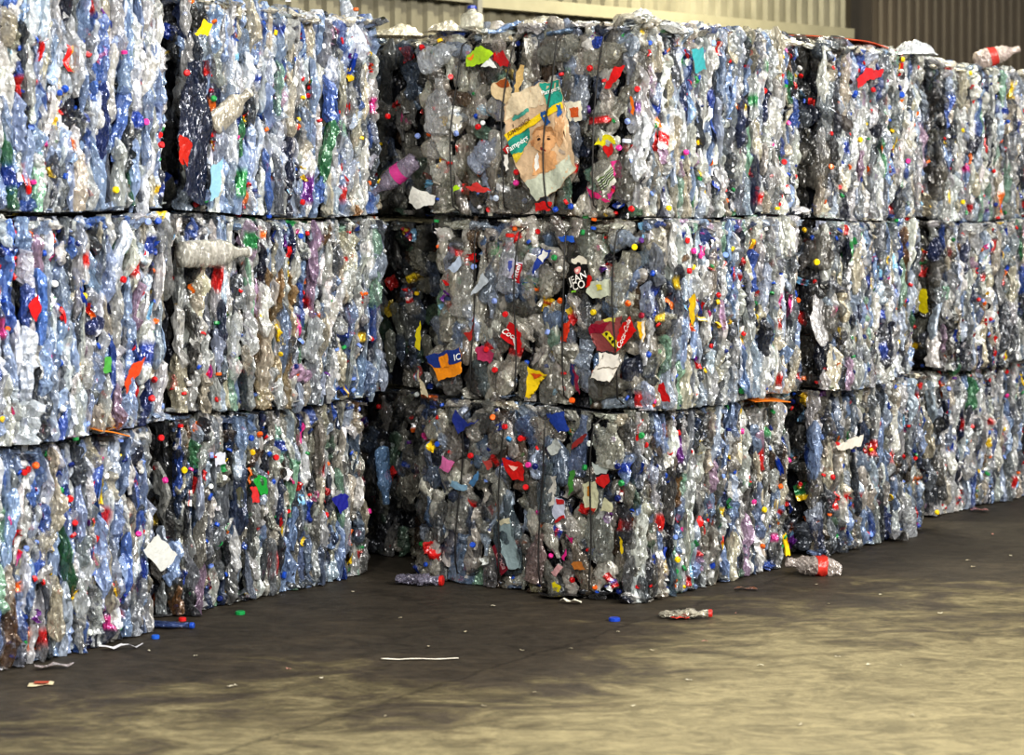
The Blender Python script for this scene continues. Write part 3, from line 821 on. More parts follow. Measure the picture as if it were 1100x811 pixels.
P5([(65, 650), (85, 600), (90, 630), (80, 655)], '#c22a78', ph=1, base=.05)
P5([(335, 550), (350, 545), (368, 610), (350, 620)], '#d9bb22', ph=1, base=.055)
P5([(105, 265), (132, 262), (130, 350), (108, 370)], '#3f7a34', ph=1.2, base=.05)
P5([(110, 150), (165, 100), (175, 110), (120, 175)], '#8c2f2c', ph=1.2, base=.05)
P5([(110, 665), (160, 655), (168, 690), (130, 695)], '#c07a3a', ph=1.4, base=.05)

# caps read off the photo, on their bales
def cap_at(key, face, px, py, col, r=.0165, tip=None, base=.045):
    root, fs, ff = BALES[key]; f = (fs, ff)[face]
    u, v = hit(key, face, px, py)
    p = f.pt(u, v, base)
    fr = frame(f.U, f.N, rng.uniform(0, 6), rng.normal(0, .35) if tip is None else tip, rng.normal(0, .35))
    cv, cf, cc = cap_piece(fr, p, r, .018, srgb(col))
    mb = MB(); mb.add(cv, cf, None, cc); mb.build('bottle_cap', CAPM, root, p)
R_, B_, Y_, G_, O_, W_, L_, N_, P_ = '#cf1d22', '#2450b8', '#f0d01c', '#2a8f4c', '#ee6418', '#e9e6dc', '#8fa3de', '#1b2766', '#dd3c94'
for key, face, lst in (
    (('C', 2), 1, [(517, 136, R_), (487, 83, R_), (452, 147, L_), (494, 143, L_), (558, 186, R_), (558, 197, P_), (688, 96, R_), (678, 130, L_), (668, 160, P_), (683, 173, L_),
                   (612, 216, R_), (617, 222, B_), (682, 225, R_), (536, 212, '#c9d4e6'), (637, 73, R_), (600, 226, B_), (456, 52, R_)]),
    (('C', 1), 1, [(684, 265, Y_), (605, 322, O_), (592, 357, L_), (546, 337, R_), (706, 294, B_), (678, 325, O_), (641, 335, Y_), (693, 339, '#8d1530'), (535, 397, R_),
                   (512, 286, L_), (535, 323, L_), (618, 430, O_), (642, 400, O_), (701, 381, B_), (526, 375, R_), (704, 431, G_), (630, 250, G_), (599, 277, G_), (604, 288, W_), (532, 257, '#222226')]),
    (('C', 0), 1, [(550, 470, '#3f8fc8'), (562, 470, R_), (509, 489, R_), (571, 499, P_), (568, 523, R_), (692, 467, G_), (671, 518, G_), (667, 534, N_), (667, 500, N_), (546, 458, R_),
                   (511, 585, B_), (632, 502, G_), (578, 500, N_)]),
    (('C', 1), 0, [(873, 281, Y_), (735, 291, R_), (740, 270, P_)]),
    (('A', 2), 0, [(196, 79, R_), (168, 156, R_), (119, 204, Y_), (152, 131, P_)]),
    (('B', 2), 0, [(206, 220, R_), (403, 194, Y_), (314, 137, R_), (320, 217, R_), (225, 107, G_), (412, 125, R_)]),
    (('B', 0), 0, [(275, 465, O_), (292, 491, R_), (222, 489, L_), (193, 504, Y_), (392, 549, P_), (265, 470, B_)]),
    (('A', 1), 0, [(158, 428, R_), (154, 238, L_), (165, 238, B_), (127, 300, R_)]),
    (('A', 0), 0, [(33, 500, O_), (172, 516, P_), (70, 535, R_), (93, 700, B_), (168, 470, R_)]),
    (('D', 2), 0, [(933, 97, R_), (919, 150, Y_), (914, 100, B_), (965, 64, Y_)]),
    (('D', 0), 0, [(887, 512, R_), (1002, 550, Y_)]),
    (('E', 2), 0, [(1038, 79, Y_), (1030, 217, Y_), (1030, 140, Y_)]),
    (('C', 0), 0, [(727, 640, B_), (816, 547, Y_), (723, 600, Y_), (885, 512, R_), (792, 463, P_)]),
):
    for (px, py, c) in lst: cap_at(key, face, px, py, c, r=.019 if px == 873 else .0165)

# larger film pieces pressed into other bales
Q(('B', 2), (150, 0), 3.12, [(106, 212), (150, 205), (203, 205), (200, 330), (205, 420), (214, 560), (205, 680), (160, 690), (112, 640), (100, 400)], '#1a2540', name='film_sheet', face=0, base=.03, amp=.02, ph=.5, mat=PLASTIC, label='navy blue film sheet')
Q(('B', 2), (150, 0), 3.12, [(98, 450), (140, 475), (125, 560), (95, 545)], '#b02418', face=0, base=.045, ph=.5, label='red film scrap')
Q(('B', 2), (150, 0), 3.12, [(210, 560), (258, 535), (250, 640), (208, 680)], '#8db9d2', face=0, base=.06, ph=.9, label='light blue torn film')
Q(('A', 2), (0, 0), 3.38, [(655, 125), (690, 70), (722, 95), (705, 130), (668, 130)], '#edcc17', face=0, base=.05, ph=.9, label='yellow film scrap')
Q(('A', 1), (0, 210), 3.0, [(65, 360), (88, 315), (105, 360), (98, 405), (75, 385)], '#c81f24', face=0, base=.05, ph=.9)
Q(('A', 1), (0, 210), 3.0, [(390, 600), (405, 545), (450, 520), (430, 570), (395, 640)], '#cf4a24', face=0, base=.05, ph=.9)
Q(('A', 1), (0, 210), 3.0, [(320, 520), (342, 520), (345, 572), (322, 572)], '#4f9a46', face=0, base=.05, ph=.9)
Q(('A', 0), (0, 430), 2.457, [(365, 395), (385, 350), (430, 405), (395, 450)], '#d3d4cf', face=0, base=.05, ph=.9)
Q(('B', 0), (0, 430), 2.457, [(660, 210), (672, 195), (692, 205), (695, 245), (675, 250)], '#2a9a3e', face=0, base=.06, ph=.9, label='green film piece')
Q(('B', 0), (0, 430), 2.457, [(615, 232), (632, 228), (635, 280), (618, 285)], '#e6dc62', face=0, base=.06, ph=1.9)
Q(('B', 0), (0, 430), 2.457, [(650, 230), (668, 225), (672, 265), (654, 270)], '#cf3a3a', face=0, base=.06, ph=1.9)
Q(('B', 0), (0, 430), 2.457, [(865, 260), (885, 245), (905, 250), (905, 280), (890, 300)], '#2b2f8e', face=0, base=.06, ph=1.9)
Q(('B', 0), (0, 430), 2.457, [(565, 140), (588, 135), (590, 165), (562, 175)], '#c9ccd8', face=0, base=.06, ph=1.9)
Q(('E', 1), (840, 220), 3.38, [(484, 310), (536, 305), (538, 385), (530, 400), (486, 372)], '#cdbd1c', face=1, base=.06, ph=1.9, label='yellow scrap on the dark end')
Q(('D', 2), (700, 0), 2.7, [(575, 230), (600, 195), (625, 205), (650, 200), (645, 225), (600, 235), (580, 260)], '#cf2a30', face=0, base=.055, ph=1.9)
Q(('C', 2), (700, 0), 2.7, [(95, 145), (130, 140), (135, 200), (105, 215)], '#3f9aa0', face=0, base=.055, ph=1.9)
Q(('C', 0), (700, 370), 2.7, [(480, 295), (520, 270), (560, 258), (550, 290), (500, 305)], '#e3dccf', face=0, base=.08, ph=1.9)

# bottles that stick out of their bale, with their own parts
def free_bottle(name, parent, pos, axis, out, L, w, d, col, alpha, capcol=None, label_col=None, neck=True, n=24, m=20, crush=.4, jit=.02, ribs=0, partlabel=None, mat=None, dent=False):
    axis = np.array(axis, float); axis /= np.linalg.norm(axis)
    out = np.array(out, float); out -= axis*np.dot(out, axis); out /= np.linalg.norm(out)
    X = np.cross(out, axis)
    fr = np.stack([X, out, axis], 1)
    t = np.linspace(0, 1, n); r = np.ones(n)
    r[0] = .3; r[1] = .95
    if neck:
        sh = np.clip((t-.62)/.26, 0, 1); sh = sh*sh*(3-2*sh); r = r*(1-sh)+.36*sh
    if ribs: r = r*(1+.05*np.sin(t*ribs*2*np.pi)*(t < .66))
    sd = int(rng.integers(1e9))
    wm = w/2*(1+crush*.2*smooth_noise(t, sd, 3)); dm = d/2*(1+crush*.3*smooth_noise(t, sd+1, 3))
    a = np.linspace(0, 2*np.pi, m, endpoint=False)[None]
    j = 1+rng.normal(0, jit, (n, m))
    k = np.clip((t-.8)/.08, 0, 1) if neck else 0*t
    dm = dm*(1-k)+k*w*.5
    x = np.cos(a)*(wm*r)[:, None]*j; y = np.sin(a)*(dm*r)[:, None]*j; z = (t[:, None]-.5)*L+0*x
    v = np.stack([x, y, z], -1).reshape(-1, 3)
    pos = np.asarray(pos, float)
    mb = MB(); mb.add(v @ fr.T + pos, grid_faces(n, m), None, (*srgb(col), alpha), smooth=jit < .05)
    bo = mb.build(name, mat or PLASTIC, parent, pos)
    if partlabel: bo['label'] = partlabel
    if label_col:
        s = (t > .28) & (t < .5)
        vv = np.stack([x[s]*1.04, y[s]*1.04, z[s]], -1).reshape(-1, 3)
        mb = MB(); mb.add(vv @ fr.T, grid_faces(int(s.sum()), m), None, (*srgb(label_col), 1), smooth=True); mb.build('bottle_label', PRINT, bo)
    if capcol:
        f2 = np.stack([fr[:, 0], fr[:, 2], -fr[:, 1]], 1)
        cv, cf, cc = cap_piece(f2, fr[:, 2]*(L/2-.006), max(.0155, w*.20), .02, srgb(capcol))
        mb = MB(); mb.add(cv, cf, None, cc); mb.build('bottle_cap', CAPM, bo)
    return bo
def fdir(f, du, dv, dn): return f.U*du+np.array([0, 0, dv])+f.N*dn
def on(key, face, px, py, dn):
    f = BALES[key][1+face]; u, v = hit(key, face, px, py); return f.pt(u, v, dn), f
# milky ribbed bottle across the middle of the second stack
p, f = on(('B', 1), 0, 222, 272, .07)
free_bottle('ribbed_bottle', BALES['B', 1][0], p, fdir(f, 1, .02, .1), f.N, .50, .145, .10, '#cfccc2', .55, '#e9e6dc', ribs=9, n=44, partlabel='milky ribbed bottle lying crosswise')
# white funnel-shaped bottle on the top bale
p, f = on(('B', 2), 0, 240, 118, .07)
free_bottle('funnel_bottle', BALES['B', 2][0], p, fdir(f, .75, .62, .2), f.N, .30, .14, .05, '#c9c2b2', .8, '#ded8c8', partlabel='greyish white tapering bottle')
# lilac bottle in the corner
p, f = on(('C', 2), 1, 433, 190, .10)
free_bottle('lilac_bottle', BALES['C', 2][0], p, fdir(f, -.8, -.55, .12), f.N, .36, .115, .10, '#a79bb0', .5, None, '#c23f86', partlabel='lilac bottle with a pink and white label')
# larger smooth bottles on the wired ends
for key, px, py, du, dv, L, w, c, a, cap, lab in (
    (('C', 1), 630, 262, .0, 1, .30, .12, '#8f9286', .4, '#3a8f4c', None), (('C', 1), 628, 340, .05, 1, .26, .11, '#55585c', .6, None, None),
    (('C', 1), 480, 345, .05, 1, .26, .12, '#a19c8e', .45, '#2a3350', None), (('C', 1), 545, 285, .1, 1, .34, .13, '#c3c6cc', .35, '#c92a24', None),
    (('C', 1), 525, 300, .3, 1, .30, .08, '#7d8794', .6, None, None), (('C', 1), 655, 415, 1, .1, .30, .13, '#6f6c62', .55, None, None),
    (('C', 1), 590, 405, .1, 1, .34, .13, '#8a8880', .4, None, None), (('C', 1), 520, 410, .3, -1, .30, .11, '#6b7678', .5, None, None),
    (('C', 1), 497, 310, .1, 1, .36, .15, '#bdbcb6', .35, None, None), (('C', 1), 665, 300, .3, 1, .32, .13, '#b9b6a6', .35, None, None),
    (('C', 2), 470, 115, .1, 1, .34, .17, '#cfd0d0', .35, None, None), (('C', 2), 520, 165, .7, .6, .26, .14, '#b4bdd0', .4, None, None),
    (('C', 2), 560, 215, 1, .1, .26, .14, '#77746c', .5, None, None), (('C', 2), 670, 185, .1, 1, .34, .13, '#716e66', .5, '#cfd4e6', None),
    (('C', 2), 650, 60, .9, .3, .30, .14, '#a7a496', .4, None, None), (('C', 2), 622, 105, .3, 1, .26, .13, '#b3bac6', .45, None, None),
    (('C', 2), 600, 55, 1, .2, .30, .12, '#8b8a80', .4, None, None), (('C', 2), 470, 60, .9, .3, .32, .14, '#d5d9dd', .45, None, None),
    (('C', 0), 545, 575, .02, 1, .46, .18, '#58666e', .55, None, None), (('C', 0), 560, 500, .0, 1, .30, .12, '#8a7768', .45, '#c5231f', None),
    (('C', 0), 496, 600, .1, 1, .30, .19, '#8298b4', .4, None, None), (('C', 0), 492, 548, .2, 1, .28, .16, '#a3a29a', .4, None, None),
    (('C', 0), 625, 610, -.45, 1, .32, .12, '#8a7f70', .7, None, None), (('C', 0), 643, 565, .0, 1, .42, .16, '#9fa29a', .35, None, None),
    (('C', 0), 622, 480, .2, 1, .36, .11, '#66779a', .5, None, None), (('C', 0), 655, 480, .1, 1, .26, .16, '#bdbcae', .4, None, None),
    (('C', 0), 588, 530, .05, 1, .36, .14, '#5f6b72', .55, None, None), (('C', 0), 575, 600, .2, 1, .30, .12, '#9a8480', .5, None, None)):
    p, f = on(key, 1, px, py, .012)
    z_off = 0
    free_bottle('crushed_bottle', BALES[key][0], p, fdir(f, du, dv, .03), f.N, L, w, .06, c, a, cap, lab, crush=1.2, jit=.055, n=20, m=18)
# blue bottle bent down the right end of the bottom left row
p, f = on(('B', 0), 0, 408, 510, .05)
free_bottle('crushed_bottle', BALES['B', 0][0], p, fdir(f, .15, -1, .0), f.N, .36, .12, .06, '#6f8fb4', .5, None, crush=1, jit=.05)
p, f = on(('D', 0), 0, 972, 560, .05)
free_bottle('crushed_bottle', BALES['D', 0][0], p+np.array([0, 0, .02]), fdir(f, -.1, 1, .0), f.N, .28, .13, .09, '#b9bcc0', .5, None, crush=1, jit=.05)
# smooth grey bottles in the dark ends
for key, px, py, L, w in ((('D', 1), 884, 340, .34, .16), (('D', 2), 878, 170, .40, .14), (('D', 1), 880, 265, .30, .14), (('E', 1), 1003, 290, .26, .13), (('E', 2), 1005, 190, .34, .14), (('E', 0), 1003, 500, .3, .13)):
    p, f = on(key, 1, px, py, -.01)
    free_bottle('crushed_bottle', BALES[key][0], p, fdir(f, .1, 1, .0), f.N, L, w, .08, '#6d6a64', .6, None, crush=1, jit=.04)

# ------------------------------------------------------------------ loose things
def loose(name, label, cat, px, py, group=None, Zd=None, z=0.):
    Zd = Zd or EYE*F/(py-HY)
    g = plan(px, Zd)
    r = empty(name, (g[0], g[1], z)); tag(r, label, cat, group); return r
# clear bottle standing neck-up on the top bale
Zt = 12.45
r = loose('plastic_bottle', 'round clear bottle with a blue cap lying on top of the wired corner stack', 'bottle', 507, 30, Zd=Zt, z=3.222)
free_bottle('bottle_body', r, (0, 0, .064), (0, .1, 1), (0, -1, 0), .125, .135, .13, '#f2eed8', .4, '#2a3f9c', crush=.1, jit=.004)
r.name = 'plastic_bottle'
# lone bottle on the far stack and on the left one
r = loose('plastic_bottle', 'clear bottle lying on the rim of the top bale farthest right', 'bottle', 1071, 68, Zd=15.7, z=LV[2]+HT[2]+.08)
free_bottle('bottle_body', r, (0, 0, .02), (1, .2, .28), (0, -1, 0), .36, .13, .10, '#c9b9b2', .7, None, '#b03a34', crush=1, jit=.05)
r = loose('plastic_bottle', 'slim crushed clear bottle standing up from the second top bale', 'bottle', 372, 28, Zd=12.7, z=LV[2]+1.16)
free_bottle('bottle_body', r, (0, 0, .09), (-.25, 0, 1), (0, -1, 0), .24, .075, .06, '#c9d2e0', .5, None, crush=1, jit=.05)
# orange / red sheets caught between or on bales
def sheet(name, label, cat, corners, col, z=0., wave=.004):
    c = np.mean(np.array(corners), 0)
    r = tag(None or empty(name, tuple(float(x) for x in c)), label, cat)
    P = np.array(corners)-c
    n = 8; V = []
    for i in range(n):
        for j in range(n):
            a, b = i/(n-1), j/(n-1)
            q = P[0]*(1-a)*(1-b)+P[1]*a*(1-b)+P[2]*a*b+P[3]*(1-a)*b
            q = q+np.array([0, 0, math.sin(a*4+b*3)*wave+.0]); V.append(q)
    V = np.array(V); V2 = V+np.array([0, 0, .005])
    mb = MB(); mb.add(np.concatenate([V, V2]), np.concatenate([grid_faces(n, n, False), grid_faces(n, n, False)[:, ::-1]+n*n]), None, (*srgb(col), 1)); 
    # rim
    ring = [i for i in range(n)]+[i*n+n-1 for i in range(1, n)]+[n*n-1-i for i in range(1, n)]+[(n-1-i)*n for i in range(1, n-1)]
    m = len(ring); mb.f4.append(np.array([[ring[k], ring[(k+1) % m], ring[(k+1) % m]+n*n, ring[k]+n*n] for k in range(m)])); mb.sm4.append(np.zeros(m, bool))
    o = mb.build(name, CAPM); 
    o.location = r.location; bpy.data.objects.remove(r); o.name = name
    return tag(o, label, cat)
def bp(key, u, dn, z):
    root, fs, ff = BALES[key]; q = fs.O+fs.U*u+fs.N*dn+np.array(root.location); return (q[0], q[1], z)
u0, _ = hit(('A', 0), 0, 78, 467); u1, _ = hit(('A', 0), 0, 113, 467)
sheet('orange_card', 'orange plastic sheet jutting out under the middle bale at the left', 'plastic sheet', [bp(('A', 0), u0, .10, LV[1]+.025), bp(('A', 0), u1, .12, LV[1]-.015), bp(('A', 0), u1, -.12, LV[1]+.012), bp(('A', 0), u0, -.12, LV[1]+.05)], '#e8892a')
u0, _ = hit(('C', 0), 0, 790, 433); u1, _ = hit(('C', 0), 0, 826, 433)
sheet('orange_card', 'orange plastic sheet jutting out between bales of the corner stack', 'plastic sheet', [bp(('C', 0), u0, .10, LV[1]-.01), bp(('C', 0), u1, .14, LV[1]-.03), bp(('C', 0), u1, -.12, LV[1]+.01), bp(('C', 0), u0, -.12, LV[1]+.035)], '#e8822a')
u0, _ = hit(('D', 2), 0, 908, 46); u1, _ = hit(('D', 2), 0, 948, 52)
zt = LV[2]+HT[2]+.055
sheet('orange_sheet', 'orange red sheet lying flat on the second top bale from the right', 'plastic sheet', [bp(('D', 2), u0, -.02, zt-.02), bp(('D', 2), u1, -.02, zt-.02), bp(('D', 2), u1, -.5, zt+.03), bp(('D', 2), u0, -.5, zt+.03)], '#d9552a', wave=.01)

# pale film heaps that catch the light on the upper rim of the wired stack
def film(label, px, Zd, z, w, h, col='#e8dfc6', group='pale film heaps along the top rim', name='film_heap'):
    g = plan(px, Zd); n = 14; u = np.linspace(-1, 1, n); X, Y = np.meshgrid(u, u)
    rr = np.sqrt(X**2+Y**2); hgt = np.clip(1-rr**3, 0, 1)*h*.7*(.8+.35*np.sin(X*4+px)*np.cos(Y*3+px))+rng.normal(0, .008, X.shape)*(rr < 1)
    V = np.stack([X*w/2*(1+rng.normal(0, .06, X.shape)), Y*w*.35, hgt], -1).reshape(-1, 3)
    mb = MB(); mb.add(V, grid_faces(n, n, False), None, (*srgb(col), .9))
    o = mb.build(name, PLASTIC); o.location = (g[0], g[1], z); o.rotation_euler = (0, 0, rng.uniform(-.5, .5))
    return tag(o, label, 'plastic film')
zc = LV[2]+1.08
film('crumpled cream film heap on top, above the dark recess', 428, 12.95, zc+.02, .34, .10)
film('small pale film heap on the top bale just left of the clear bottle', 478, 12.6, zc+.02, .22, .08)
film('broad pale film heap on the top bale to the right of the clear bottle', 578, 12.3, zc+.02, .26, .08)
film('greyish film heap at the back of the corner stack top, above the wired end', 640, 12.4, zc+.0, .34, .09, '#c9cdd0')
film('clear film heap over the near corner of the top wired bale', 682, 12.1, zc+.02, .30, .10, '#d9d9d0')
film('cream film heap on the long top rim behind the near corner', 735, 12.5, zc+.01, .34, .08)
film('pale film heap near the far end of the long top rim', 800, 13.0, zc+.01, .30, .07)
film('clear crumpled film at the far end of the second top bale from the right', 982, 14.45, LV[2]+HT[2]+.0, .30, .14, '#c9cdd2')
film('crumpled grey film heap rising from the top bale beside the yellow scrap', 210, 11.6, LV[2]+1.16, .22, .08, '#a5a594')
film('cream film heap on the second top bale near the bottle cap', 250, 12.0, LV[2]+1.14, .26, .07)

# floor litter
r = loose('crushed_bottle', 'flattened clear bottle with red cap lying on the open floor', 'bottle', 735, 664)
free_bottle('bottle_body', r, (0, 0, .024), (1, -.10, .03), (0, 0, 1), .27, .10, .035, '#c9c2ae', .6, '#d8342c', None, crush=2.2, jit=.14)
litter_later = True
r = loose('crushed_bottle', 'clear bottle with a red label lying against the foot of the corner stack', 'bottle', 874, 618)
free_bottle('bottle_body', r, (0, 0, .055), (-1, -.15, .18), (0, 0, 1), .34, .15, .11, '#c8bcb4', .5, None, '#c8382c', crush=1.6, jit=.09)
r = loose('crushed_bottle', 'flat dark blue bottle on the floor at the gap between the left stacks', 'bottle', 180, 675)
free_bottle('bottle_body', r, (0, 0, .02), (1, -.2, .0), (0, 0, 1), .26, .08, .035, '#3c5288', .6, '#2350b4', crush=1, jit=.06)
r = loose('crushed_bottle', 'crumpled grey bottle with a red cap in front of the dark corner', 'bottle', 450, 628)
free_bottle('bottle_body', r, (0, 0, .03), (1, -.3, .0), (0, 0, 1), .27, .15, .06, '#8a8698', .6, '#c92a24', crush=2, jit=.14)
r = loose('crushed_bottle', 'upright crumpled olive bottle leaning on the foot of the wired bale', 'bottle', 576, 637)
free_bottle('bottle_body', r, (0, 0, .10), (-.05, .1, 1), (0, -1, 0), .20, .08, .05, '#8d8668', .6, None, crush=1, jit=.07)
def floor_cap(px, py, col, label, r_=.02):
    g = plan(px, EYE*F/(py-HY))
    cv, cf, cc = cap_piece(np.stack([np.array([1., 0, 0]), np.array([0, 0, 1.]), np.array([0, -1., 0])], 1), (0, 0, .0), r_, .018, srgb(col), 20)
    mb = MB(); mb.add(cv, cf, None, cc); o = mb.build('screw_closure', CAPM); o.location = (g[0], g[1], .001); tag(o, label, 'bottle cap')
    return o
floor_cap(660, 667, '#2148b0', 'blue bottle cap lying on the floor near the flattened bottle', .030)
floor_cap(258, 660, '#1f8f4c', 'green bottle cap on the floor in front of the left stack', .026)
floor_cap(196, 667, '#c9282a', 'red bottle cap on the floor beside the flat blue bottle', .02)
floor_cap(167, 690-4, '#2a62c4', 'blue bottle cap by the foot of the nearest stack', .02)
def litter(name, label, cat, px, py, w, l, ang, col, mat=PAPER, th=.008, n=7, group=None, curl=.01):
    g = plan(px, EYE*F/(py-HY)); u = np.linspace(-.5, .5, n)
    X, Y = np.meshgrid(u, np.linspace(-.5, .5, 5))
    zz = .004+np.abs(np.sin(X*6+px)*curl)+rng.random(X.shape)*th
    V = np.stack([X*l, Y*w+np.sin(X*5+px)*w*.25, zz], -1).reshape(-1, 3)
    mb = MB(); mb.add(V, grid_faces(5, n, False), None, (*srgb(col), 1)); o = mb.build(name, mat)
    o.location = (g[0], g[1], 0); o.rotation_euler = (0, 0, ang); tag(o, label, cat, group); return o
litter('plastic_strip', 'long thin white plastic strip on the open floor', 'strip', 451, 709, .022, .37, .03, '#efe9d8', th=.002, curl=.003, n=14)
litter('label_strip', 'red and white label scrap under the flattened bottle on the open floor', 'label', 730, 666, .03, .10, .1, '#cf4a3c', mat=PRINT, curl=.01)
t_ = litter('paper_card', 'small printed card on the floor before the nearest stack', 'card', 44, 736, .075, .11, .1, '#d6c9a8', curl=.002, th=.002)
mb = MB(); n_ = 5; mb.add(np.array([[x, y, .0135] for y in (-.02, .025) for x in (-.03, .035)]), [[0, 1, 3, 2]], None, (*srgb('#b0533f'), 1)); o_ = mb.build('printed_panel', PAPER, t_)
litter('plastic_scrap', 'white forked plastic scrap at the foot of the wired bale', 'scrap', 613, 649, .04, .12, -.2, '#e2ddca', curl=.02)
litter('plastic_bag', 'crumpled white bag at the foot of the second stack from the right', 'bag', 959, 581, .16, .16, .3, '#d9d8d6', mat=PLASTIC, curl=.07, n=10)
litter('film_scrap', 'red and clear film scrap at the foot of the far right stack', 'scrap', 1052, 550, .08, .12, 0, '#c98a84', mat=PLASTIC, curl=.02)
litter('film_scrap', 'brown film scrap at the foot of the corner stack', 'scrap', 801, 634, .05, .13, 0, '#8a5a3c', mat=PLASTIC, curl=.01)
litter('film_strip', 'curled white strip under the nearest stack', 'strip', 130, 698, .03, .22, .4, '#cfcfd2', curl=.02)
litter('film_scrap', 'pale film scrap by the foot of the nearest stack', 'scrap', 58, 719, .05, .18, .3, '#c2b8b8', mat=PLASTIC, curl=.02)
litter('film_scrap', 'dark wrinkled film under the wired bale beside the yellow scrap', 'scrap', 608, 642, .12, .30, .15, '#2a2a2c', mat=PLASTIC, curl=.02)
bits = [(160, 700), (210, 706), (253, 738), (247, 739), (414, 771), (460, 696), (574, 745), (613, 650+48), (757, 690), (817, 716), (900, 707), (933, 715), (968, 716), (890, 650), (877, 629), (1045, 610), (1040, 603), (1066, 575),
        (1086, 598), (379, 637), (740, 732), (345, 730), (520, 760), (430, 665), (664, 620+60), (700, 700), (310, 720), (530, 652), (680, 760), (1010, 660), (946, 640), (560, 700), (500, 680), (980, 770), (860, 780), (790, 660)]
for i, (px, py) in enumerate(bits):
    litter('paper_bit', 'tiny pale scrap speckling the bare concrete floor', 'litter', px, py, rng.uniform(.007, .016), rng.uniform(.010, .034), rng.uniform(0, 3), ['#c9c2ac', '#a89f88', '#b98a7c'][i % 9 // 4 if i % 9 != 8 else 2],
           group='tiny scraps scattered over the floor', n=4, curl=.004, th=.005)

# ------------------------------------------------------------------ setting
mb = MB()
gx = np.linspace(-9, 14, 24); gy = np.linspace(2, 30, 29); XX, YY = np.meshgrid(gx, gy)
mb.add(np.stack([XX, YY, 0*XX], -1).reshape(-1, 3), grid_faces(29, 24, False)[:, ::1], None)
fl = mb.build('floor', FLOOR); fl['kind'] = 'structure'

# corrugated wall running behind the stacks
w0 = np.array([-4.2, 14.19]); wd = unit(1, 1); wn = np.array([wd[1], -wd[0]])
def corrugated(name, s0, s1, z0, z1, mat, pitch=.18, depth=.04, dn=0.):
    pts = []; s = s0
    while s < s1:
        for q, d in ((0, 0), (.30, 0), (.42, depth), (.80, depth), (.92, 0)):
            pts.append((s+q*pitch, d))
        s += pitch
    V = []
    for z in np.linspace(z0, z1, 3):
        for (a, d) in pts:
            g = w0+wd*a+wn*(d+dn); V.append((g[0], g[1], z))
    mb = MB(); mb.add(np.array(V), grid_faces(3, len(pts), False), None)
    o = mb.build(name, mat); o['kind'] = 'structure'; return o
sj = (5.62)*1.0
def s_at(px):   # distance along the wall seen in a column
    k = (px-CX)/F; t = (k*w0[1]-w0[0])/(wd[0]-k*wd[1]); return t
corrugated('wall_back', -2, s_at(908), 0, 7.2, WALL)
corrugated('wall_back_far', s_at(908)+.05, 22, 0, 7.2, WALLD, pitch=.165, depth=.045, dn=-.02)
def wbox(name, a0, a1, d0, d1, z0, z1, col, z0b=None, z1b=None):
    z0b = z0 if z0b is None else z0b; z1b = z1 if z1b is None else z1b
    V = []
    for (a, za, zb) in ((a0, z0, z1), (a1, z0b, z1b)):
        for d in (d0, d1):
            for z in (za, zb):
                g = w0+wd*a+wn*d; V.append((g[0], g[1], z))
    Fq = [(0, 1, 3, 2), (4, 6, 7, 5), (0, 2, 6, 4), (1, 5, 7, 3), (0, 4, 5, 1), (2, 3, 7, 6)]
    mb = MB(); mb.add(np.array(V), Fq, None, (*srgb(col), 1)); o = mb.build(name, METAL); o['kind'] = 'structure'; return o
def zwall(px, py):
    k = s_at(px); g = w0+wd*k; return EYE+(HY-py)/F*g[1]
# sloping light rail, dark band below it, post
ext = (s_at(904)-s_at(500))/(s_at(762)-s_at(500))
za, zb, zc_, zd = zwall(500, 9), zwall(500, -5), zwall(762, 31), zwall(762, 19)
wbox('trim_1', s_at(500), s_at(904), .06, .16, za, zb, '#a19a80', za+(zc_-za)*ext, zb+(zd-zb)*ext)
wbox('trim_2', -2, s_at(500), .06, .14, zwall(500, 5), zwall(500, -8), '#8d8874', zwall(500, 5), zwall(500, -8))
wbox('trim_3', s_at(495.5), s_at(500.5), .05, .2, 0, 7.2, '#8d8a80')
wbox('trim_4', s_at(905), s_at(914), .0, .10, 0, 7.2, '#3a342b')
wbox('trim_5', s_at(914), s_at(932), .0, .05, 0, 7.2, '#4a4236')

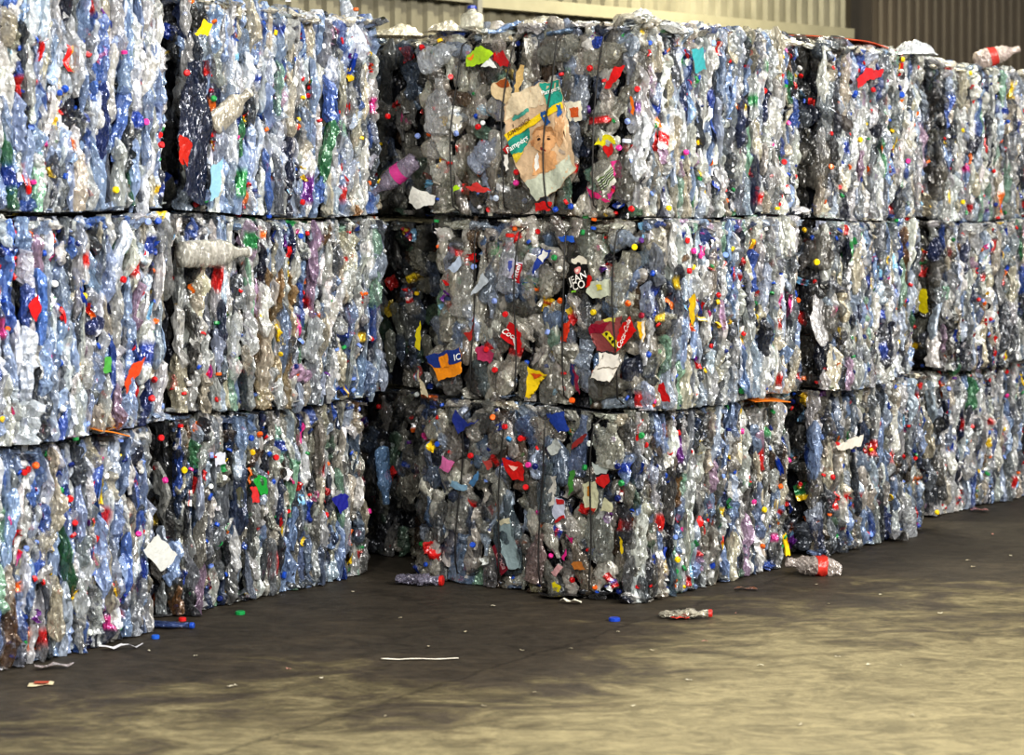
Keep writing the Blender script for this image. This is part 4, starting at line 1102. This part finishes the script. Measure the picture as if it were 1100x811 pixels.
# ------------------------------------------------------------------ lights
def area(name, loc, target, size, power, col, sy=None):
    l = bpy.data.lights.new(name, 'AREA'); l.energy = power; l.color = col; l.size = size
    if sy: l.shape = 'RECTANGLE'; l.size_y = sy
    o = bpy.data.objects.new(name, l); COL.objects.link(o); o.location = loc
    d = Vector(target)-Vector(loc); o.rotation_euler = d.to_track_quat('-Z', 'Y').to_euler(); return o
KEYC = (1, .965, .92)
for i, (x, y, z, e, c) in enumerate([(6.6, 3.5, 5.8, 520, KEYC), (8.4, 7.0, 6.4, 420, KEYC), (4.4, 1.5, 6.2, 330, KEYC), (1.2, 2.2, 6.0, 300, (.96, .98, 1)),
                                      (-1.8, 3.2, 6.2, 420, (1, .97, .90)), (5.2, 8.2, 6.6, 120, (1, .93, .76)), (10.5, 11.5, 7.0, 330, (1, .96, .88))]):
    area('ceiling_light', (x, y, z), (x*.35, max(y+3.5, 9), 1.0), .45, e, c)
area('ceiling_light_over_stack', (2.4, 15.3, 7.2), (1.4, 14.4, 3.0), .8, 380, (1, .95, .76))
area('wall_fill_light', (2.1, 18.5, 5.7), (1.6, 20.0, 3.8), .5, 130, (1, .95, .72))  # unseen lamp added to brighten a patch of the wall
w = bpy.data.worlds.new('World'); scene.world = w; w.use_nodes = True
bg = w.node_tree.nodes['Background']; bg.inputs[0].default_value = (.62, .68, .75, 1); bg.inputs[1].default_value = .30

# ------------------------------------------------------------------ camera
cam = bpy.data.cameras.new('camera'); co = bpy.data.objects.new('camera', cam); COL.objects.link(co)
cam.sensor_width = 36; cam.lens = F/1100*36
cam.shift_y = -(811/2-HY)/1100
co.location = (0, 0, EYE); co.rotation_euler = (math.pi/2, 0, 0)
cam.dof.use_dof = True; cam.dof.focus_distance = 12.0; cam.dof.aperture_fstop = 2.4
cam.clip_end = 200
scene.camera = co
scene.view_settings.view_transform = 'Standard'
scene.view_settings.look = 'Medium High Contrast'
scene.view_settings.exposure = -.02
scene.cycles.transparent_max_bounces = 10
scene.cycles.max_bounces = 5
scene.cycles.diffuse_bounces = 3
scene.cycles.glossy_bounces = 3
